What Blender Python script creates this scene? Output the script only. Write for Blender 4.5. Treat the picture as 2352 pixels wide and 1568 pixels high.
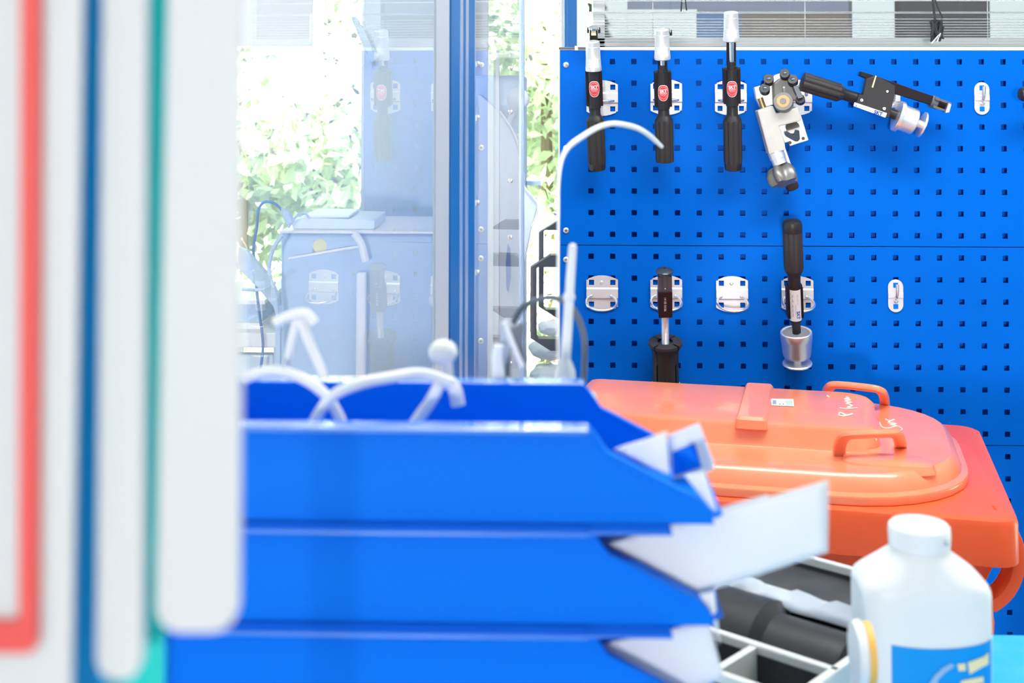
import bpy, bmesh, math, random
from mathutils import Vector, Matrix
random.seed(7)
V = Vector
sc = bpy.context.scene
for o in list(bpy.data.objects): bpy.data.objects.remove(o)

# ------------------------------------------------------------------ camera
CAM = V((-0.0733, -2.3158, 1.6)); F = 3000.0
YAW, PIT, ROL, PX, PY = -0.02873, 0.03547, 0.00127, 1176.0, 93.54
fw = V((math.sin(YAW)*math.cos(PIT), math.cos(YAW)*math.cos(PIT), math.sin(PIT)))
rt = V((math.cos(YAW), -math.sin(YAW), 0)); up = rt.cross(fw)
rt, up = rt*math.cos(ROL)+up*math.sin(ROL), -rt*math.sin(ROL)+up*math.cos(ROL)
cd = bpy.data.cameras.new('camera'); cam = bpy.data.objects.new('camera', cd); sc.collection.objects.link(cam)
M = Matrix.Identity(4)
for i in range(3):
    M[i][0] = rt[i]; M[i][1] = up[i]; M[i][2] = -fw[i]; M[i][3] = CAM[i]
cam.matrix_world = M
cd.sensor_width = 36; cd.lens = F/2352*36; cd.shift_y = -(784-PY)/2352; cd.clip_start = .02; cd.clip_end = 200
cd.dof.use_dof = True; cd.dof.focus_distance = 2.28; cd.dof.aperture_fstop = cd.lens/4.5; cd.dof.aperture_blades = 7
sc.camera = cam
# ------------------------------------------------------------------ light and exposure
sc.view_settings.view_transform = 'Standard'; sc.view_settings.look = 'None'
sc.view_settings.gamma = 1; sc.view_settings.use_curve_mapping = False
sc.view_settings.exposure = 0.2
w = bpy.data.worlds.new('sky'); sc.world = w; w.use_nodes = True
bg = w.node_tree.nodes['Background']; bg.inputs[0].default_value = (.86, .94, 1, 1); bg.inputs[1].default_value = .40
def lamp(name, kind, loc, aim, energy, size=None, size_y=None, color=(1,1,1)):
    l = bpy.data.lights.new(name, kind); l.energy = energy; l.color = color
    o = bpy.data.objects.new(name, l); sc.collection.objects.link(o); o.location = loc
    o.rotation_euler = (V(aim)-V(loc)).to_track_quat('-Z', 'Y').to_euler()
    if kind == 'AREA':
        l.shape = 'RECTANGLE'; l.size = size; l.size_y = size_y or size
    if kind == 'SUN': l.angle = .01
    return o
lamp('sun', 'SUN', (0,-10,20), (1.5,-10+math.cos(math.radians(58))*20,20-math.sin(math.radians(58))*20), 85, color=(1,.98,.95))
# open window bay behind the photographer: a fairly small bright daylight source
lamp('window_light', 'AREA', (-1.6,-15,1.38), (.5,0,1.45), 740, .8, .8, (1,.99,.97))
lamp('ceiling_light', 'AREA', (.6,-.95,2.68), (.6,-.55,0), 30, 1.6, .3, (1,.98,.96))
lamp('ceiling_light', 'AREA', (-.9,-1.2,2.68), (-.9,-1.2,0), 3, .3, 1.6, (1,.98,.96))

# ------------------------------------------------------------------ pixel helpers
def ray(px, py):
    return (fw + rt*((px-PX)/F) + up*((PY-py)/F))
def W(px, py, Y):                  # point seen at a pixel on the plane y = Y
    d = ray(px, py); return CAM + d*((Y-CAM.y)/d.y)
def WZ(px, py, z):                 # point seen at a pixel on the plane z
    d = ray(px, py); return CAM + d*((z-CAM.z)/d.z)
def S(Y): return (Y-CAM.y)/F       # metres per pixel at depth Y
def B(px, py, s): return W(px, py, CAM.y+s)

# ------------------------------------------------------------------ materials
MAT = {}
def mat(name, col, rough=.5, metal=0, spec=.5, trans=0, noise=None, bump=None, coat=0, ior=1.45, emis=None):
    m = bpy.data.materials.new(name); m.use_nodes = True; nt = m.node_tree; p = nt.nodes['Principled BSDF']
    p.inputs['Base Color'].default_value = (*col, 1); p.inputs['Roughness'].default_value = rough
    p.inputs['Metallic'].default_value = metal; p.inputs['Specular IOR Level'].default_value = spec
    p.inputs['Transmission Weight'].default_value = trans; p.inputs['Coat Weight'].default_value = coat
    p.inputs['IOR'].default_value = ior
    tc = nt.nodes.new('ShaderNodeTexCoord')
    if noise:
        sc_, amt, col2 = noise
        n = nt.nodes.new('ShaderNodeTexNoise'); n.inputs['Scale'].default_value = sc_; n.inputs['Detail'].default_value = 5
        r = nt.nodes.new('ShaderNodeValToRGB'); r.color_ramp.elements[0].position = .5-amt; r.color_ramp.elements[1].position = .5+amt
        r.color_ramp.elements[0].color = (*col, 1); r.color_ramp.elements[1].color = (*col2, 1)
        nt.links.new(tc.outputs['Object'], n.inputs['Vector']); nt.links.new(n.outputs[0], r.inputs[0]); nt.links.new(r.outputs[0], p.inputs['Base Color'])
    if bump:
        n = nt.nodes.new('ShaderNodeTexNoise'); n.inputs['Scale'].default_value = bump[0]; n.inputs['Detail'].default_value = 3
        b = nt.nodes.new('ShaderNodeBump'); b.inputs['Strength'].default_value = bump[1]; b.inputs['Distance'].default_value = .001
        nt.links.new(tc.outputs['Object'], n.inputs['Vector']); nt.links.new(n.outputs[0], b.inputs['Height']); nt.links.new(b.outputs[0], p.inputs['Normal'])
    if emis:
        p.inputs['Emission Color'].default_value = (*emis[0], 1); p.inputs['Emission Strength'].default_value = emis[1]
    MAT[name] = m; return m
mat('board_blue', (.0, .122, .60), .45, spec=.05, noise=(6, .3, (.0, .135, .65)), bump=(900, .04))
mat('back_blue', (.0, .17, .86), .45, spec=.1)
mat('zinc', (.74, .74, .76), .45, .45, noise=(40, .3, (.68, .68, .71)))
mat('wire_zinc', (.86, .87, .88), .25, .9)
mat('screw', (.8, .8, .8), .3, .8)
mat('black_plastic', (.018, .017, .019), .38, bump=(1500, .1))
mat('black_soft', (.028, .026, .028), .55, bump=(2500, .2))
mat('dark_metal', (.06, .08, .11), .2, .4)
mat('black_anodised', (.014, .007, .010), .5, 0, spec=.3)
mat('silver', (.90, .90, .91), .27, .75)
mat('silver_satin', (.86, .87, .88), .36, .75)
mat('chrome', (.8, .8, .82), .08, 1)
mat('cast_grey', (.60, .60, .56), .5, .15, noise=(60, .4, (.5, .5, .46)), bump=(300, .2))
mat('arm_grey', (.17, .16, .15), .35, .5, noise=(50, .4, (.25, .24, .23)))
mat('bronze', (.55, .36, .17), .3, .8)
mat('label_white', (.86, .85, .86), .4)
mat('sticker_white', (.9, .88, .88), .4)
mat('sticker_red', (.78, .05, .06), .4)
mat('print_blue', (.01, .07, .42), .5)
mat('print_grey', (.22, .3, .45), .5)
mat('print_light', (.75, .7, .72), .5)
mat('bin_red', (.95, .11, .03), .33, noise=(9, .35, (.96, .13, .04)), bump=(120, .05))
mat('lid_red', (.98, .23, .085), .34, coat=.5, noise=(14, .45, (.98, .32, .18)), bump=(160, .08))
mat('lid_dark_seam', (.6, .02, .01), .5)
mat('chalk', (.95, .8, .8), .7)
mat('sticker_green', (.5, .62, .55), .6)
mat('bin_blue', (.0, .185, .84), .42, spec=.08, bump=(1200, .05))
mat('rim_blue', (.02, .19, .80), .25, coat=1, spec=.8)
mat('paper', (.82, .84, .9), .6, noise=(12, .3, (.86, .88, .92)))
mat('grey_rail', (.62, .64, .62), .45)
mat('black_lining', (.022, .023, .028), .5, noise=(40, .2, (.05, .05, .055)))
mat('bottle_white', (.80, .82, .83), .38)
mat('cap_white', (.84, .85, .86), .35)
mat('bottle_blue', (.0, .30, .80), .35)
mat('bottle_yellow', (.85, .75, .45), .45)
mat('bench_cyan', (.0, .34, .68), .6, noise=(50, .3, (.05, .42, .72)))
mat('bench_grey', (.5, .52, .55), .5)
mat('tape_orange', (.9, .5, .1), .5)
mat('pocket_white', (.76, .78, .80), .5)
mat('pocket_red', (.90, .10, .09), .5)
mat('pocket_blue', (.0, .42, .95), .5)
mat('pocket_green', (.0, .68, .58), .5)
mat('tie_white', (.85, .85, .83), .4, spec=.4)
mat('tie_dark', (.13, .15, .18), .5)
mat('post_blue', (.0, .15, .46), .4, .1)
mat('post_light', (.45, .58, .78), .3, .5)
mat('seal_grey', (.48, .53, .60), .5)
mat('floor_grey', (.45, .47, .49), .35, noise=(3, .3, (.5, .52, .54)))
mat('ceiling_white', (.88, .9, .92), .7)
mat('wall_white', (.80, .84, .88), .7)
mat('column_blue', (.55, .68, .82), .5)
mat('frame_white', (.86, .88, .9), .35)
mat('machine_pale', (.70, .80, .90), .4)
mat('machine_mid', (.46, .62, .82), .4)
mat('machine_white', (.88, .9, .92), .4)
mat('octagon_grey', (.12, .125, .14), .4)
mat('yellow_dot', (.85, .80, .35), .6)
mat('blind_slat', (.80, .82, .84), .3, .3)
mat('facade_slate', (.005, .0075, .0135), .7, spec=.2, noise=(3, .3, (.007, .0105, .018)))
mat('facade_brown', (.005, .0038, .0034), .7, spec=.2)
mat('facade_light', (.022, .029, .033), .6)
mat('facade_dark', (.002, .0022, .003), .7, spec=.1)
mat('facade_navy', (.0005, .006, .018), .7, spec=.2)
mat('cord_dark', (.05, .05, .055), .6)
mat('outdoor_ground', (.45, .5, .4), .8)
mat('leaf', (.52, .62, .44), .6, noise=(1.5, .35, (.72, .79, .66)))
def leafy():
    nt = MAT['leaf'].node_tree; p = nt.nodes['Principled BSDF']; out = nt.nodes['Material Output']
    tl = nt.nodes.new('ShaderNodeBsdfTranslucent'); mx = nt.nodes.new('ShaderNodeMixShader'); mx.inputs[0].default_value = .5
    nt.links.new(p.inputs['Base Color'].links[0].from_socket, tl.inputs[0])
    nt.links.new(p.outputs[0], mx.inputs[1]); nt.links.new(tl.outputs[0], mx.inputs[2]); nt.links.new(mx.outputs[0], out.inputs[0])
leafy()
mat('bark', (.2, .15, .1), .8)
def glass_mat():
    m = bpy.data.materials.new('glass_pane'); m.use_nodes = True; nt = m.node_tree; nt.nodes.clear()
    out = nt.nodes.new('ShaderNodeOutputMaterial'); gm = nt.nodes.new('ShaderNodeNewGeometry'); dt = nt.nodes.new('ShaderNodeVectorMath'); dt.operation = 'DOT_PRODUCT'
    nt.links.new(gm.outputs['Incoming'], dt.inputs[0]); nt.links.new(gm.outputs['Normal'], dt.inputs[1])
    def mth(op, a, b=None):
        n = nt.nodes.new('ShaderNodeMath'); n.operation = op
        for i, v in enumerate((a, b)):
            if v is None: continue
            if isinstance(v, (int, float)): n.inputs[i].default_value = v
            else: nt.links.new(v, n.inputs[i])
        return n
    fr = mth('MULTIPLY_ADD', mth('POWER', mth('SUBTRACT', 1.0, mth('ABSOLUTE', dt.outputs['Value']).outputs[0]).outputs[0], 5.0).outputs[0], .96); fr.inputs[2].default_value = .04
    tr = nt.nodes.new('ShaderNodeBsdfTransparent'); tr.inputs[0].default_value = (.97, .985, 1, 1)
    gl = nt.nodes.new('ShaderNodeBsdfGlossy'); gl.inputs['Roughness'].default_value = 0
    df = nt.nodes.new('ShaderNodeBsdfDiffuse'); df.inputs[0].default_value = (.85, .9, .95, 1)
    tl = nt.nodes.new('ShaderNodeBsdfTranslucent'); tl.inputs[0].default_value = (.85, .92, 1, 1)
    ad = nt.nodes.new('ShaderNodeMixShader'); ad.inputs[0].default_value = .5
    nt.links.new(df.outputs[0], ad.inputs[1]); nt.links.new(tl.outputs[0], ad.inputs[2])
    # pale film mixed in to imitate the whitish haze of light on the pane
    haze = nt.nodes.new('ShaderNodeMixShader'); nt.links.new(tr.outputs[0], haze.inputs[1]); nt.links.new(ad.outputs[0], haze.inputs[2])
    tc = nt.nodes.new('ShaderNodeTexCoord'); n = nt.nodes.new('ShaderNodeTexNoise'); n.inputs['Scale'].default_value = 5
    mp = nt.nodes.new('ShaderNodeMapRange'); mp.inputs[1].default_value = .3; mp.inputs[2].default_value = .7; mp.inputs[3].default_value = .20; mp.inputs[4].default_value = .30
    nt.links.new(tc.outputs['Object'], n.inputs['Vector']); nt.links.new(n.outputs[0], mp.inputs[0]); nt.links.new(mp.outputs[0], haze.inputs[0])
    mx = nt.nodes.new('ShaderNodeMixShader'); nt.links.new(fr.outputs[0], mx.inputs[0]); nt.links.new(haze.outputs[0], mx.inputs[1]); nt.links.new(gl.outputs[0], mx.inputs[2])
    nt.links.new(mx.outputs[0], out.inputs[0]); MAT['glass_pane'] = m
glass_mat()
def clear_mat(name, a, tint):
    m = bpy.data.materials.new(name); m.use_nodes = True; nt = m.node_tree; nt.nodes.clear()
    out = nt.nodes.new('ShaderNodeOutputMaterial'); tr = nt.nodes.new('ShaderNodeBsdfTransparent'); tr.inputs[0].default_value = (*tint, 1)
    gl = nt.nodes.new('ShaderNodeBsdfGlossy'); gl.inputs['Roughness'].default_value = .05
    fr = nt.nodes.new('ShaderNodeFresnel'); fr.inputs[0].default_value = 1.45
    ad = nt.nodes.new('ShaderNodeMath'); ad.operation = 'ADD'; ad.inputs[1].default_value = a; nt.links.new(fr.outputs[0], ad.inputs[0])
    mx = nt.nodes.new('ShaderNodeMixShader'); nt.links.new(ad.outputs[0], mx.inputs[0]); nt.links.new(tr.outputs[0], mx.inputs[1]); nt.links.new(gl.outputs[0], mx.inputs[2])
    nt.links.new(mx.outputs[0], out.inputs[0]); MAT[name] = m
clear_mat('window_glass', .0, (1, 1, 1))

# ------------------------------------------------------------------ mesh helpers
FR = {}                                                        # frame (matrix) each object's children are built in
def empty(name, loc, rz=0, label=None, cat=None, group=None):
    o = bpy.data.objects.new(name, None); sc.collection.objects.link(o)
    o.empty_display_size = .02; o.location = loc; o.rotation_euler = (0, 0, rz)
    FR[o] = Matrix.Translation(V(loc)) @ Matrix.Rotation(rz, 4, 'Z')
    tag(o, label, cat, group); return o
def tag(o, label=None, cat=None, group=None, kind=None):
    if label: o['label'] = label
    if cat: o['category'] = cat
    if group: o['group'] = group
    if kind: o['kind'] = kind
    return o
def basis(d):
    d = d.normalized(); a = V((0, 0, 1)) if abs(d.z) < .9 else V((0, 1, 0))
    x = a.cross(d).normalized(); return x, d.cross(x), d
class MB:
    def __init__(s): s.v = []; s.f = []; s.sm = []
    def add(s, vs, fs, sm=False):
        n = len(s.v); s.v += [V(p) for p in vs]
        for f in fs: s.f.append([i+n for i in f]); s.sm.append(sm)
        return s
    def box(s, c, d, R=None):
        c = V(c); R = R or Matrix.Identity(3); vs = []
        for x in (-.5, .5):
            for y in (-.5, .5):
                for z in (-.5, .5): vs.append(c + R @ V((x*d[0], y*d[1], z*d[2])))
        return s.add(vs, [(0,1,3,2),(4,6,7,5),(0,4,5,1),(2,3,7,6),(0,2,6,4),(1,5,7,3)])
    def b2(s, a, b):                                          # box from two corners
        a, b = V(a), V(b); return s.box((a+b)/2, [abs(b[i]-a[i]) for i in range(3)])
    def prism(s, pts, vec, sm=False):
        pts = [V(p) for p in pts]; vec = V(vec); n = len(pts)
        return s.add(pts + [p+vec for p in pts], [list(range(n))[::-1], list(range(n, 2*n))] + [(i, (i+1) % n, n+(i+1) % n, n+i) for i in range(n)], sm)
    def lathe(s, p0, p1, prof, n=32, flute=None, caps=True, d=None):
        p0, p1 = V(p0), V(p1); x, y, z = basis(d or (p1-p0)); vs = []; fs = []
        for t, r in prof:
            c = p0.lerp(p1, t)
            for k in range(n):
                a = 2*math.pi*k/n; rr = r
                if flute and flute[2] <= t <= flute[3]: rr = r*(1 - flute[1]*(.5+.5*math.cos(flute[0]*a))**3)
                vs.append(c + x*(rr*math.cos(a)) + y*(rr*math.sin(a)))
        for i in range(len(prof)-1):
            for k in range(n):
                k2 = (k+1) % n; fs.append((i*n+k, i*n+k2, (i+1)*n+k2, (i+1)*n+k))
        if caps:
            fs.append(list(range(n))[::-1]); m = (len(prof)-1)*n; fs.append(list(range(m, m+n)))
        return s.add(vs, fs, True)
    def cyl(s, p0, p1, r, n=24, r1=None): return s.lathe(p0, p1, [(0, r), (1, r if r1 is None else r1)], n)
    def tube(s, pts, r, n=10, closed=False, sub=0, flat=None, nrm=None):
        pts = [V(p) for p in pts]
        if sub:
            q = []; m = len(pts)
            for i in range(m if closed else m-1):
                if closed: a, b, c, d = pts[i-1], pts[i], pts[(i+1) % m], pts[(i+2) % m]
                else: a, b, c, d = pts[max(i-1, 0)], pts[i], pts[i+1], pts[min(i+2, m-1)]
                for k in range(sub):
                    t = k/sub; q.append(.5*((2*b)+(c-a)*t+(2*a-5*b+4*c-d)*t*t+(3*b-a-3*c+d)*t**3))
            if not closed: q.append(pts[-1])
            pts = q
        m = len(pts); vs = []; fs = []; x = None
        for i, p in enumerate(pts):
            d = ((pts[(i+1) % m]-pts[i-1]) if closed else (pts[min(i+1, m-1)]-pts[max(i-1, 0)])).normalized()
            if nrm is not None: x = (V(nrm) - d*d.dot(V(nrm))).normalized()
            elif x is None: x = basis(d)[0]
            else: x = (x - d*d.dot(x)).normalized()
            y = d.cross(x); rr = r(i/(m-1)) if callable(r) else r
            for k in range(n):
                a = 2*math.pi*(k+.5)/n
                if flat: vs.append(p + x*(flat[0]*math.copysign(abs(math.cos(a))**.5, math.cos(a))) + y*(flat[1]*math.copysign(abs(math.sin(a))**.5, math.sin(a))))
                else: vs.append(p + x*rr*math.cos(a) + y*rr*math.sin(a))
        for i in range(m if closed else m-1):
            for k in range(n):
                k2 = (k+1) % n; j = (i+1) % m; fs.append((i*n+k, i*n+k2, j*n+k2, j*n+k))
        if not closed: fs.append(list(range(n))[::-1]); fs.append(list(range((m-1)*n, m*n)))
        return s.add(vs, fs, True)
    def ball(s, c, r, n=20, sx=(1, 1, 1)):
        c = V(c); vs = []; fs = []
        for i in range(n//2+1):
            t = math.pi*i/(n//2)
            for k in range(n):
                a = 2*math.pi*k/n; vs.append(c + V((r*sx[0]*math.sin(t)*math.cos(a), r*sx[1]*math.sin(t)*math.sin(a), r*sx[2]*math.cos(t))))
        for i in range(n//2):
            for k in range(n): fs.append((i*n+k, (i+1)*n+k, (i+1)*n+(k+1) % n, i*n+(k+1) % n))
        return s.add(vs, fs, True)
    def build(s, name, m, parent=None, bevel=0, thick=0, seg=2, subsurf=0):
        me = bpy.data.meshes.new(name)
        if parent is None:
            lo = V([min(p[i] for p in s.v) for i in range(3)]); hi = V([max(p[i] for p in s.v) for i in range(3)])
            loc = V(((lo.x+hi.x)/2, (lo.y+hi.y)/2, lo.z)); fm = Matrix.Translation(loc)
        else: fm = FR[parent]
        inv = fm.inverted()
        me.from_pydata([inv @ p for p in s.v], [], s.f); me.update()
        bm = bmesh.new(); bm.from_mesh(me); bmesh.ops.remove_doubles(bm, verts=bm.verts, dist=1e-6); 
        bmesh.ops.recalc_face_normals(bm, faces=bm.faces)
        if any(s.sm):
            for f in bm.faces: f.smooth = True
            for e in bm.edges:
                if len(e.link_faces) == 2 and e.calc_face_angle(0) > math.radians(33): e.smooth = False
        bm.to_mesh(me); bm.free()
        me.materials.append(MAT[m] if isinstance(m, str) else m)
        o = bpy.data.objects.new(name, me); sc.collection.objects.link(o)
        if parent is None: o.location = loc
        else: o.parent = parent
        FR[o] = fm
        if thick:
            k = o.modifiers.new('thickness', 'SOLIDIFY'); k.thickness = thick; k.offset = 0
        if bevel:
            k = o.modifiers.new('edges', 'BEVEL'); k.width = bevel; k.segments = seg; k.limit_method = 'ANGLE'
        if subsurf:
            k = o.modifiers.new('smooth', 'SUBSURF'); k.levels = subsurf; k.render_levels = subsurf
        return o
def struct(o): o['kind'] = 'structure'; return o
def copy_tree(o, parent=None):
    c = o.copy(); sc.collection.objects.link(c)
    if parent: c.parent = parent
    for ch in list(o.children): copy_tree(ch, c)
    return c
def text_geo(txt, size, bold=0):
    c = bpy.data.curves.new('t', 'FONT'); c.body = txt; c.size = size; c.align_x = 'CENTER'; c.align_y = 'CENTER'; c.offset = bold; c.resolution_u = 3
    o = bpy.data.objects.new('t', c); sc.collection.objects.link(o)
    me = bpy.data.meshes.new_from_object(o.evaluated_get(bpy.context.evaluated_depsgraph_get()))
    vs = [v.co.copy() for v in me.vertices]; fs = [list(p.vertices) for p in me.polygons]
    bpy.data.objects.remove(o); bpy.data.meshes.remove(me); bpy.data.curves.remove(c)
    return vs, fs
def add_text(mb, txt, size, c, right, upv, bold=0, cylr=None):
    vs, fs = text_geo(txt, size, bold); right = V(right).normalized(); upv = V(upv).normalized(); n = right.cross(upv)
    out = []
    for p in vs:
        out.append(V(c) + right*p.x + upv*p.y)
    mb.add(out, fs)

# ================================================================== ROOM
yb = .95                                                        # inner face of the window wall behind the board
struct(MB().b2((-3.6, -7, -.05), (4, yb+.25, 0)).build('floor', 'floor_grey'))
struct(MB().b2((-3.6, -9.6, 2.75), (4, yb+.25, 2.85)).build('ceiling', 'ceiling_white'))
X = lambda px, Y=yb: W(px, 200, Y).x
Zp = lambda py, Y=yb: W(1262, py, Y).z
m = MB()
m.b2((-3.6, yb, 0), (X(1345)-.03, yb+.2, .82))                  # low wall under the left windows
m.b2((X(1345)-.03, yb, 0), (4, yb+.2, Zp(112)-.02))             # high wall behind the board
m.b2((-3.6, yb, 2.3), (4, yb+.2, 2.75))
m.b2((-3.6, yb, .82), (X(300), yb+.2, 2.3))
m.b2((X(3000), yb, .8), (4, yb+.2, 2.3))
struct(m.build('wall_back', 'wall_white'))
struct(MB().b2((X(851), yb-.12, .0), (X(1090), yb+.24, 2.75)).build('trim_1', 'column_blue', bevel=.004))   # column
def window(n, x0, x1, z0, z1, bars=()):
    f = MB(); y0, y1 = yb+.05, yb+.12
    f.b2((x0, y0, z0), (x0+.03, y1, z1)).b2((x1-.03, y0, z0), (x1, y1, z1)).b2((x0, y0, z0), (x1, y1, z0+.03)).b2((x0, y0, z1-.03), (x1, y1, z1))
    for b in bars: f.b2((b-.02, y0, z0), (b+.02, y1, z1))
    o = struct(f.build('window_%d' % n, 'frame_white'))
    MB().b2((x0+.03, yb+.08, z0+.03), (x1-.03, yb+.088, z1-.03)).build('window_pane', 'window_glass', o)
    return o
window(1, X(300), X(851), .84, 2.3)
window(2, X(1090), X(1345)-.03, .84, 2.3)
window(3, X(1345)+.02, X(3000), Zp(112), 2.3)
struct(MB().b2((-2.6, yb-.10, .79), (X(1345)-.03, yb+.05, .83)).build('trim_2', 'frame_white', bevel=.004))   # sill
struct(MB().b2((X(1345)-.02, yb-.10, Zp(112)-.025), (X(3000), yb+.06, Zp(104)-.02)).build('trim_3', 'frame_white', bevel=.003))
struct(MB().b2((X(1296), yb-.06, .83), (X(1324), yb+.04, 2.75)).b2((X(1300), yb-.07, .83), (X(1306), yb-.06, 2.75)).build('trim_4', 'post_blue'))
struct(MB().b2((X(1324), yb-.06, .83), (X(1346), yb+.04, 2.75)).build('trim_5', 'frame_white'))

hp = empty('window_banner', (X(640), yb+.0, Zp(106)), 0, 'blank white panel hanging at the top of the far left window', 'panel')  # white panel added to imitate the blown out brightness at the window top
MB().b2((X(380), yb+.005, Zp(106)), (X(716), yb+.015, 2.28)).build('sheet', 'frame_white', hp, bevel=.002)
MB().b2((X(370), yb, 2.28), (X(726), yb+.02, 2.31)).build('top_batten', 'frame_white', hp)
# outdoors
struct(MB().b2((-14, yb+.26, -.3), (16, 16, -.2)).build('trim_6', 'outdoor_ground'))
def hedge(name, x0, x1, y, z0, z1, n, label, dens=.05):
    root = empty(name, ((x0+x1)/2, y, -.2), 0, label, 'hedge')
    vs = []; fs = []
    for i in range(n):
        c = V((random.uniform(x0, x1), y + random.gauss(0, .16), random.uniform(z0, z1)))
        c.y += .22*math.sin(c.x*4.1+c.z*2.3)+.18*math.sin(c.z*5.7-c.x*1.7)
        d = V((random.gauss(0, 1), random.gauss(-.7, .8), random.gauss(.5, .8))).normalized(); a, b, _ = basis(d)
        r = random.uniform(.6, 1.3)*dens; k = len(vs); th = random.uniform(0, 6.28); a, b = a*math.cos(th)+b*math.sin(th), b*math.cos(th)-a*math.sin(th)
        vs += [c-a*r, c+b*r*.45+d*r*.12, c+a*r, c-b*r*.45+d*r*.12]; fs.append((k, k+1, k+2, k+3))
    MB().add(vs, fs).build('foliage', 'leaf', root)
    t = MB()
    for i in range(9):
        x = x0+(x1-x0)*(i+.5)/9; t.tube([(x, y+.15, -.2), (x+random.uniform(-.1, .1), y+.15, (z0+z1)/2), (x+random.uniform(-.2, .2), y+.1, z1*.9)], lambda q: .045*(1.1-q), 8)
    t.build('branches', 'bark', root)
    return root
hedge('hedge', -3.4, .12, 4.2, -.2, 3.6, 42000, 'sunlit pale green hedge outside, filling the window left of the blue board', .048)
# neighbouring building seen above the board
g = empty('neighbouring_building', (4, 5.5, -.2), 0, 'dark slate and light grey building outside beyond the blinds', 'building')
Yg = 5.2
def fac(x0, x1, y0, y1, name, m, dz=0):
    a = W(x0, y1, Yg); b = W(x1, y0, Yg)
    MB().b2((a.x, Yg-dz, a.z), (b.x, Yg+.3, b.z)).build(name, m, g)
fac(1345, 1440, -200, 300, 'wall_panel', 'facade_light', .03)
fac(1440, 1580, -200, 22, 'wall_panel', 'facade_slate', .02)
fac(1440, 1600, 22, 300, 'wall_panel', 'facade_light', .02)
fac(1600, 1700, 30, 300, 'wall_panel', 'facade_navy', .02)
fac(1580, 1960, -200, 30, 'wall_panel', 'facade_slate', .01)
fac(1700, 1950, 30, 300, 'wall_panel', 'facade_brown', .01)
fac(1950, 2042, -200, 300, 'pillar', 'facade_light', .1)
fac(2042, 2270, -200, 300, 'dark_window', 'facade_dark', .01)
fac(2270, 2700, -200, 300, 'wall_panel', 'facade_light', .05)
MB().b2((W(1345, 0, Yg).x, Yg+.3, -.2), (W(2700, 0, Yg).x, Yg+1, 3.6)).build('rear_wall', 'facade_light', g)
# venetian blind hanging in the window above the board
bl = empty('venetian_blind', (X(1900), yb-.03, Zp(104)), 0, 'white horizontal venetian blind in the window above the blue board', 'blind')
yv = yb-.02; rows = [28, 30.5] + [44] + [51+6.1*i for i in range(8)] + [101, 104]
rows = [-95, -70, -45, -20, 2] + rows
for r_ in rows:
    z = Zp(r_, yv); MB().b2((X(1350, yv), yv-.011, z-.0004), (X(2700, yv), yv+.011, z+.0004)).build('slat', 'blind_slat', bl)
for px in (1500, 1850, 2270):
    MB().tube([(X(px, yv), yv, Zp(-110, yv)), (X(px, yv), yv, Zp(104, yv))], .0008, 6).build('ladder_cord', 'frame_white', bl)
cl = empty('cord_bundle', (X(2152, yb-.08), yb-.08, 1.75), 0, 'bundled dark cord hanging in front of the blinds near the right edge', 'cord')
pts = []
for i in range(60):
    a = i*1.13; pts.append(W(2152+16*math.cos(a)*(.7+.3*math.sin(i*2.1)), 70+24*math.sin(a*1.3), yb-.08+.01*math.sin(i)))
MB().tube(pts, .0028, 7).build('coil', 'cord_dark', cl)
MB().tube([W(2142, -80, yb-.08), W(2143, 10, yb-.08), W(2148, 50, yb-.08)], .0032, 7).tube([W(2148, 0, yb-.08), W(2156, 22, yb-.08), W(2166, 42, yb-.08)], .002, 7, sub=4).build('hanging_strand', 'cord_dark', cl)
MB().tube([W(2140, 100, yb-.09), W(2150, 88, yb-.09), W(2160, 76, yb-.09), W(2152, 96, yb-.09)], .002, 7, sub=5).build('loose_end', 'blind_slat', cl)
cl = empty('blind_clip', (X(1570, yb-.08), yb-.08, 1.8), 0, 'small dark clip with bright tip hanging at the top edge above the board', 'clip')
MB().tube([W(1569, -80, yb-.08), W(1569, 6, yb-.08)], .004, 8).tube([W(1566, 4, yb-.08), W(1564, 26, yb-.08)], .002, 6).tube([W(1574, 0, yb-.08), W(1577, 24, yb-.08)], .002, 6).build('stem', 'cord_dark', cl)
MB().ball(W(1570, 3, yb-.085), .004, 12).build('tip', 'sticker_green', cl)

# ================================================================== PERFORATED BOARD
P = .038; E = .0006; Z0 = 1.6 + .0453
def hz(r): return Z0 - (r*P + E*(r >= 9) + E*(r >= 18))
def perforated(name, x0, z_top, z_bot, cols, rws, y, m, thick, half=.0047, parent=None):
    xs = [x0]; zs = [z_top]
    for c in cols: xs += [c-half, c+half]
    xs.append(cols[-1]+P*.5)
    for r in rws: zs += [r+half, r-half]
    zs.append(z_bot); vs = []; fs = []
    for z in zs:
        for x in xs: vs.append((x, y, z))
    nx = len(xs)
    for j in range(len(zs)-1):
        for i in range(nx-1):
            if i % 2 == 1 and j % 2 == 1: continue
            k = j*nx+i; fs.append((k, k+1, k+nx+1, k+nx))
    mb = MB(); mb.add(vs, fs)
    o = mb.build(name, m, parent); k = o.modifiers.new('sheet', 'SOLIDIFY'); k.thickness = thick; k.offset = 0
    return o
xl = W(1286, 400, 0).x; cols = [i*P for i in range(0, 26)]
seam = [hz(0)+.0200, (hz(8)+hz(9))/2, (hz(17)+hz(18))/2, hz(26)-P/2-.0003]
nm = ['uppermost', 'middle', 'lowest']
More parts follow.
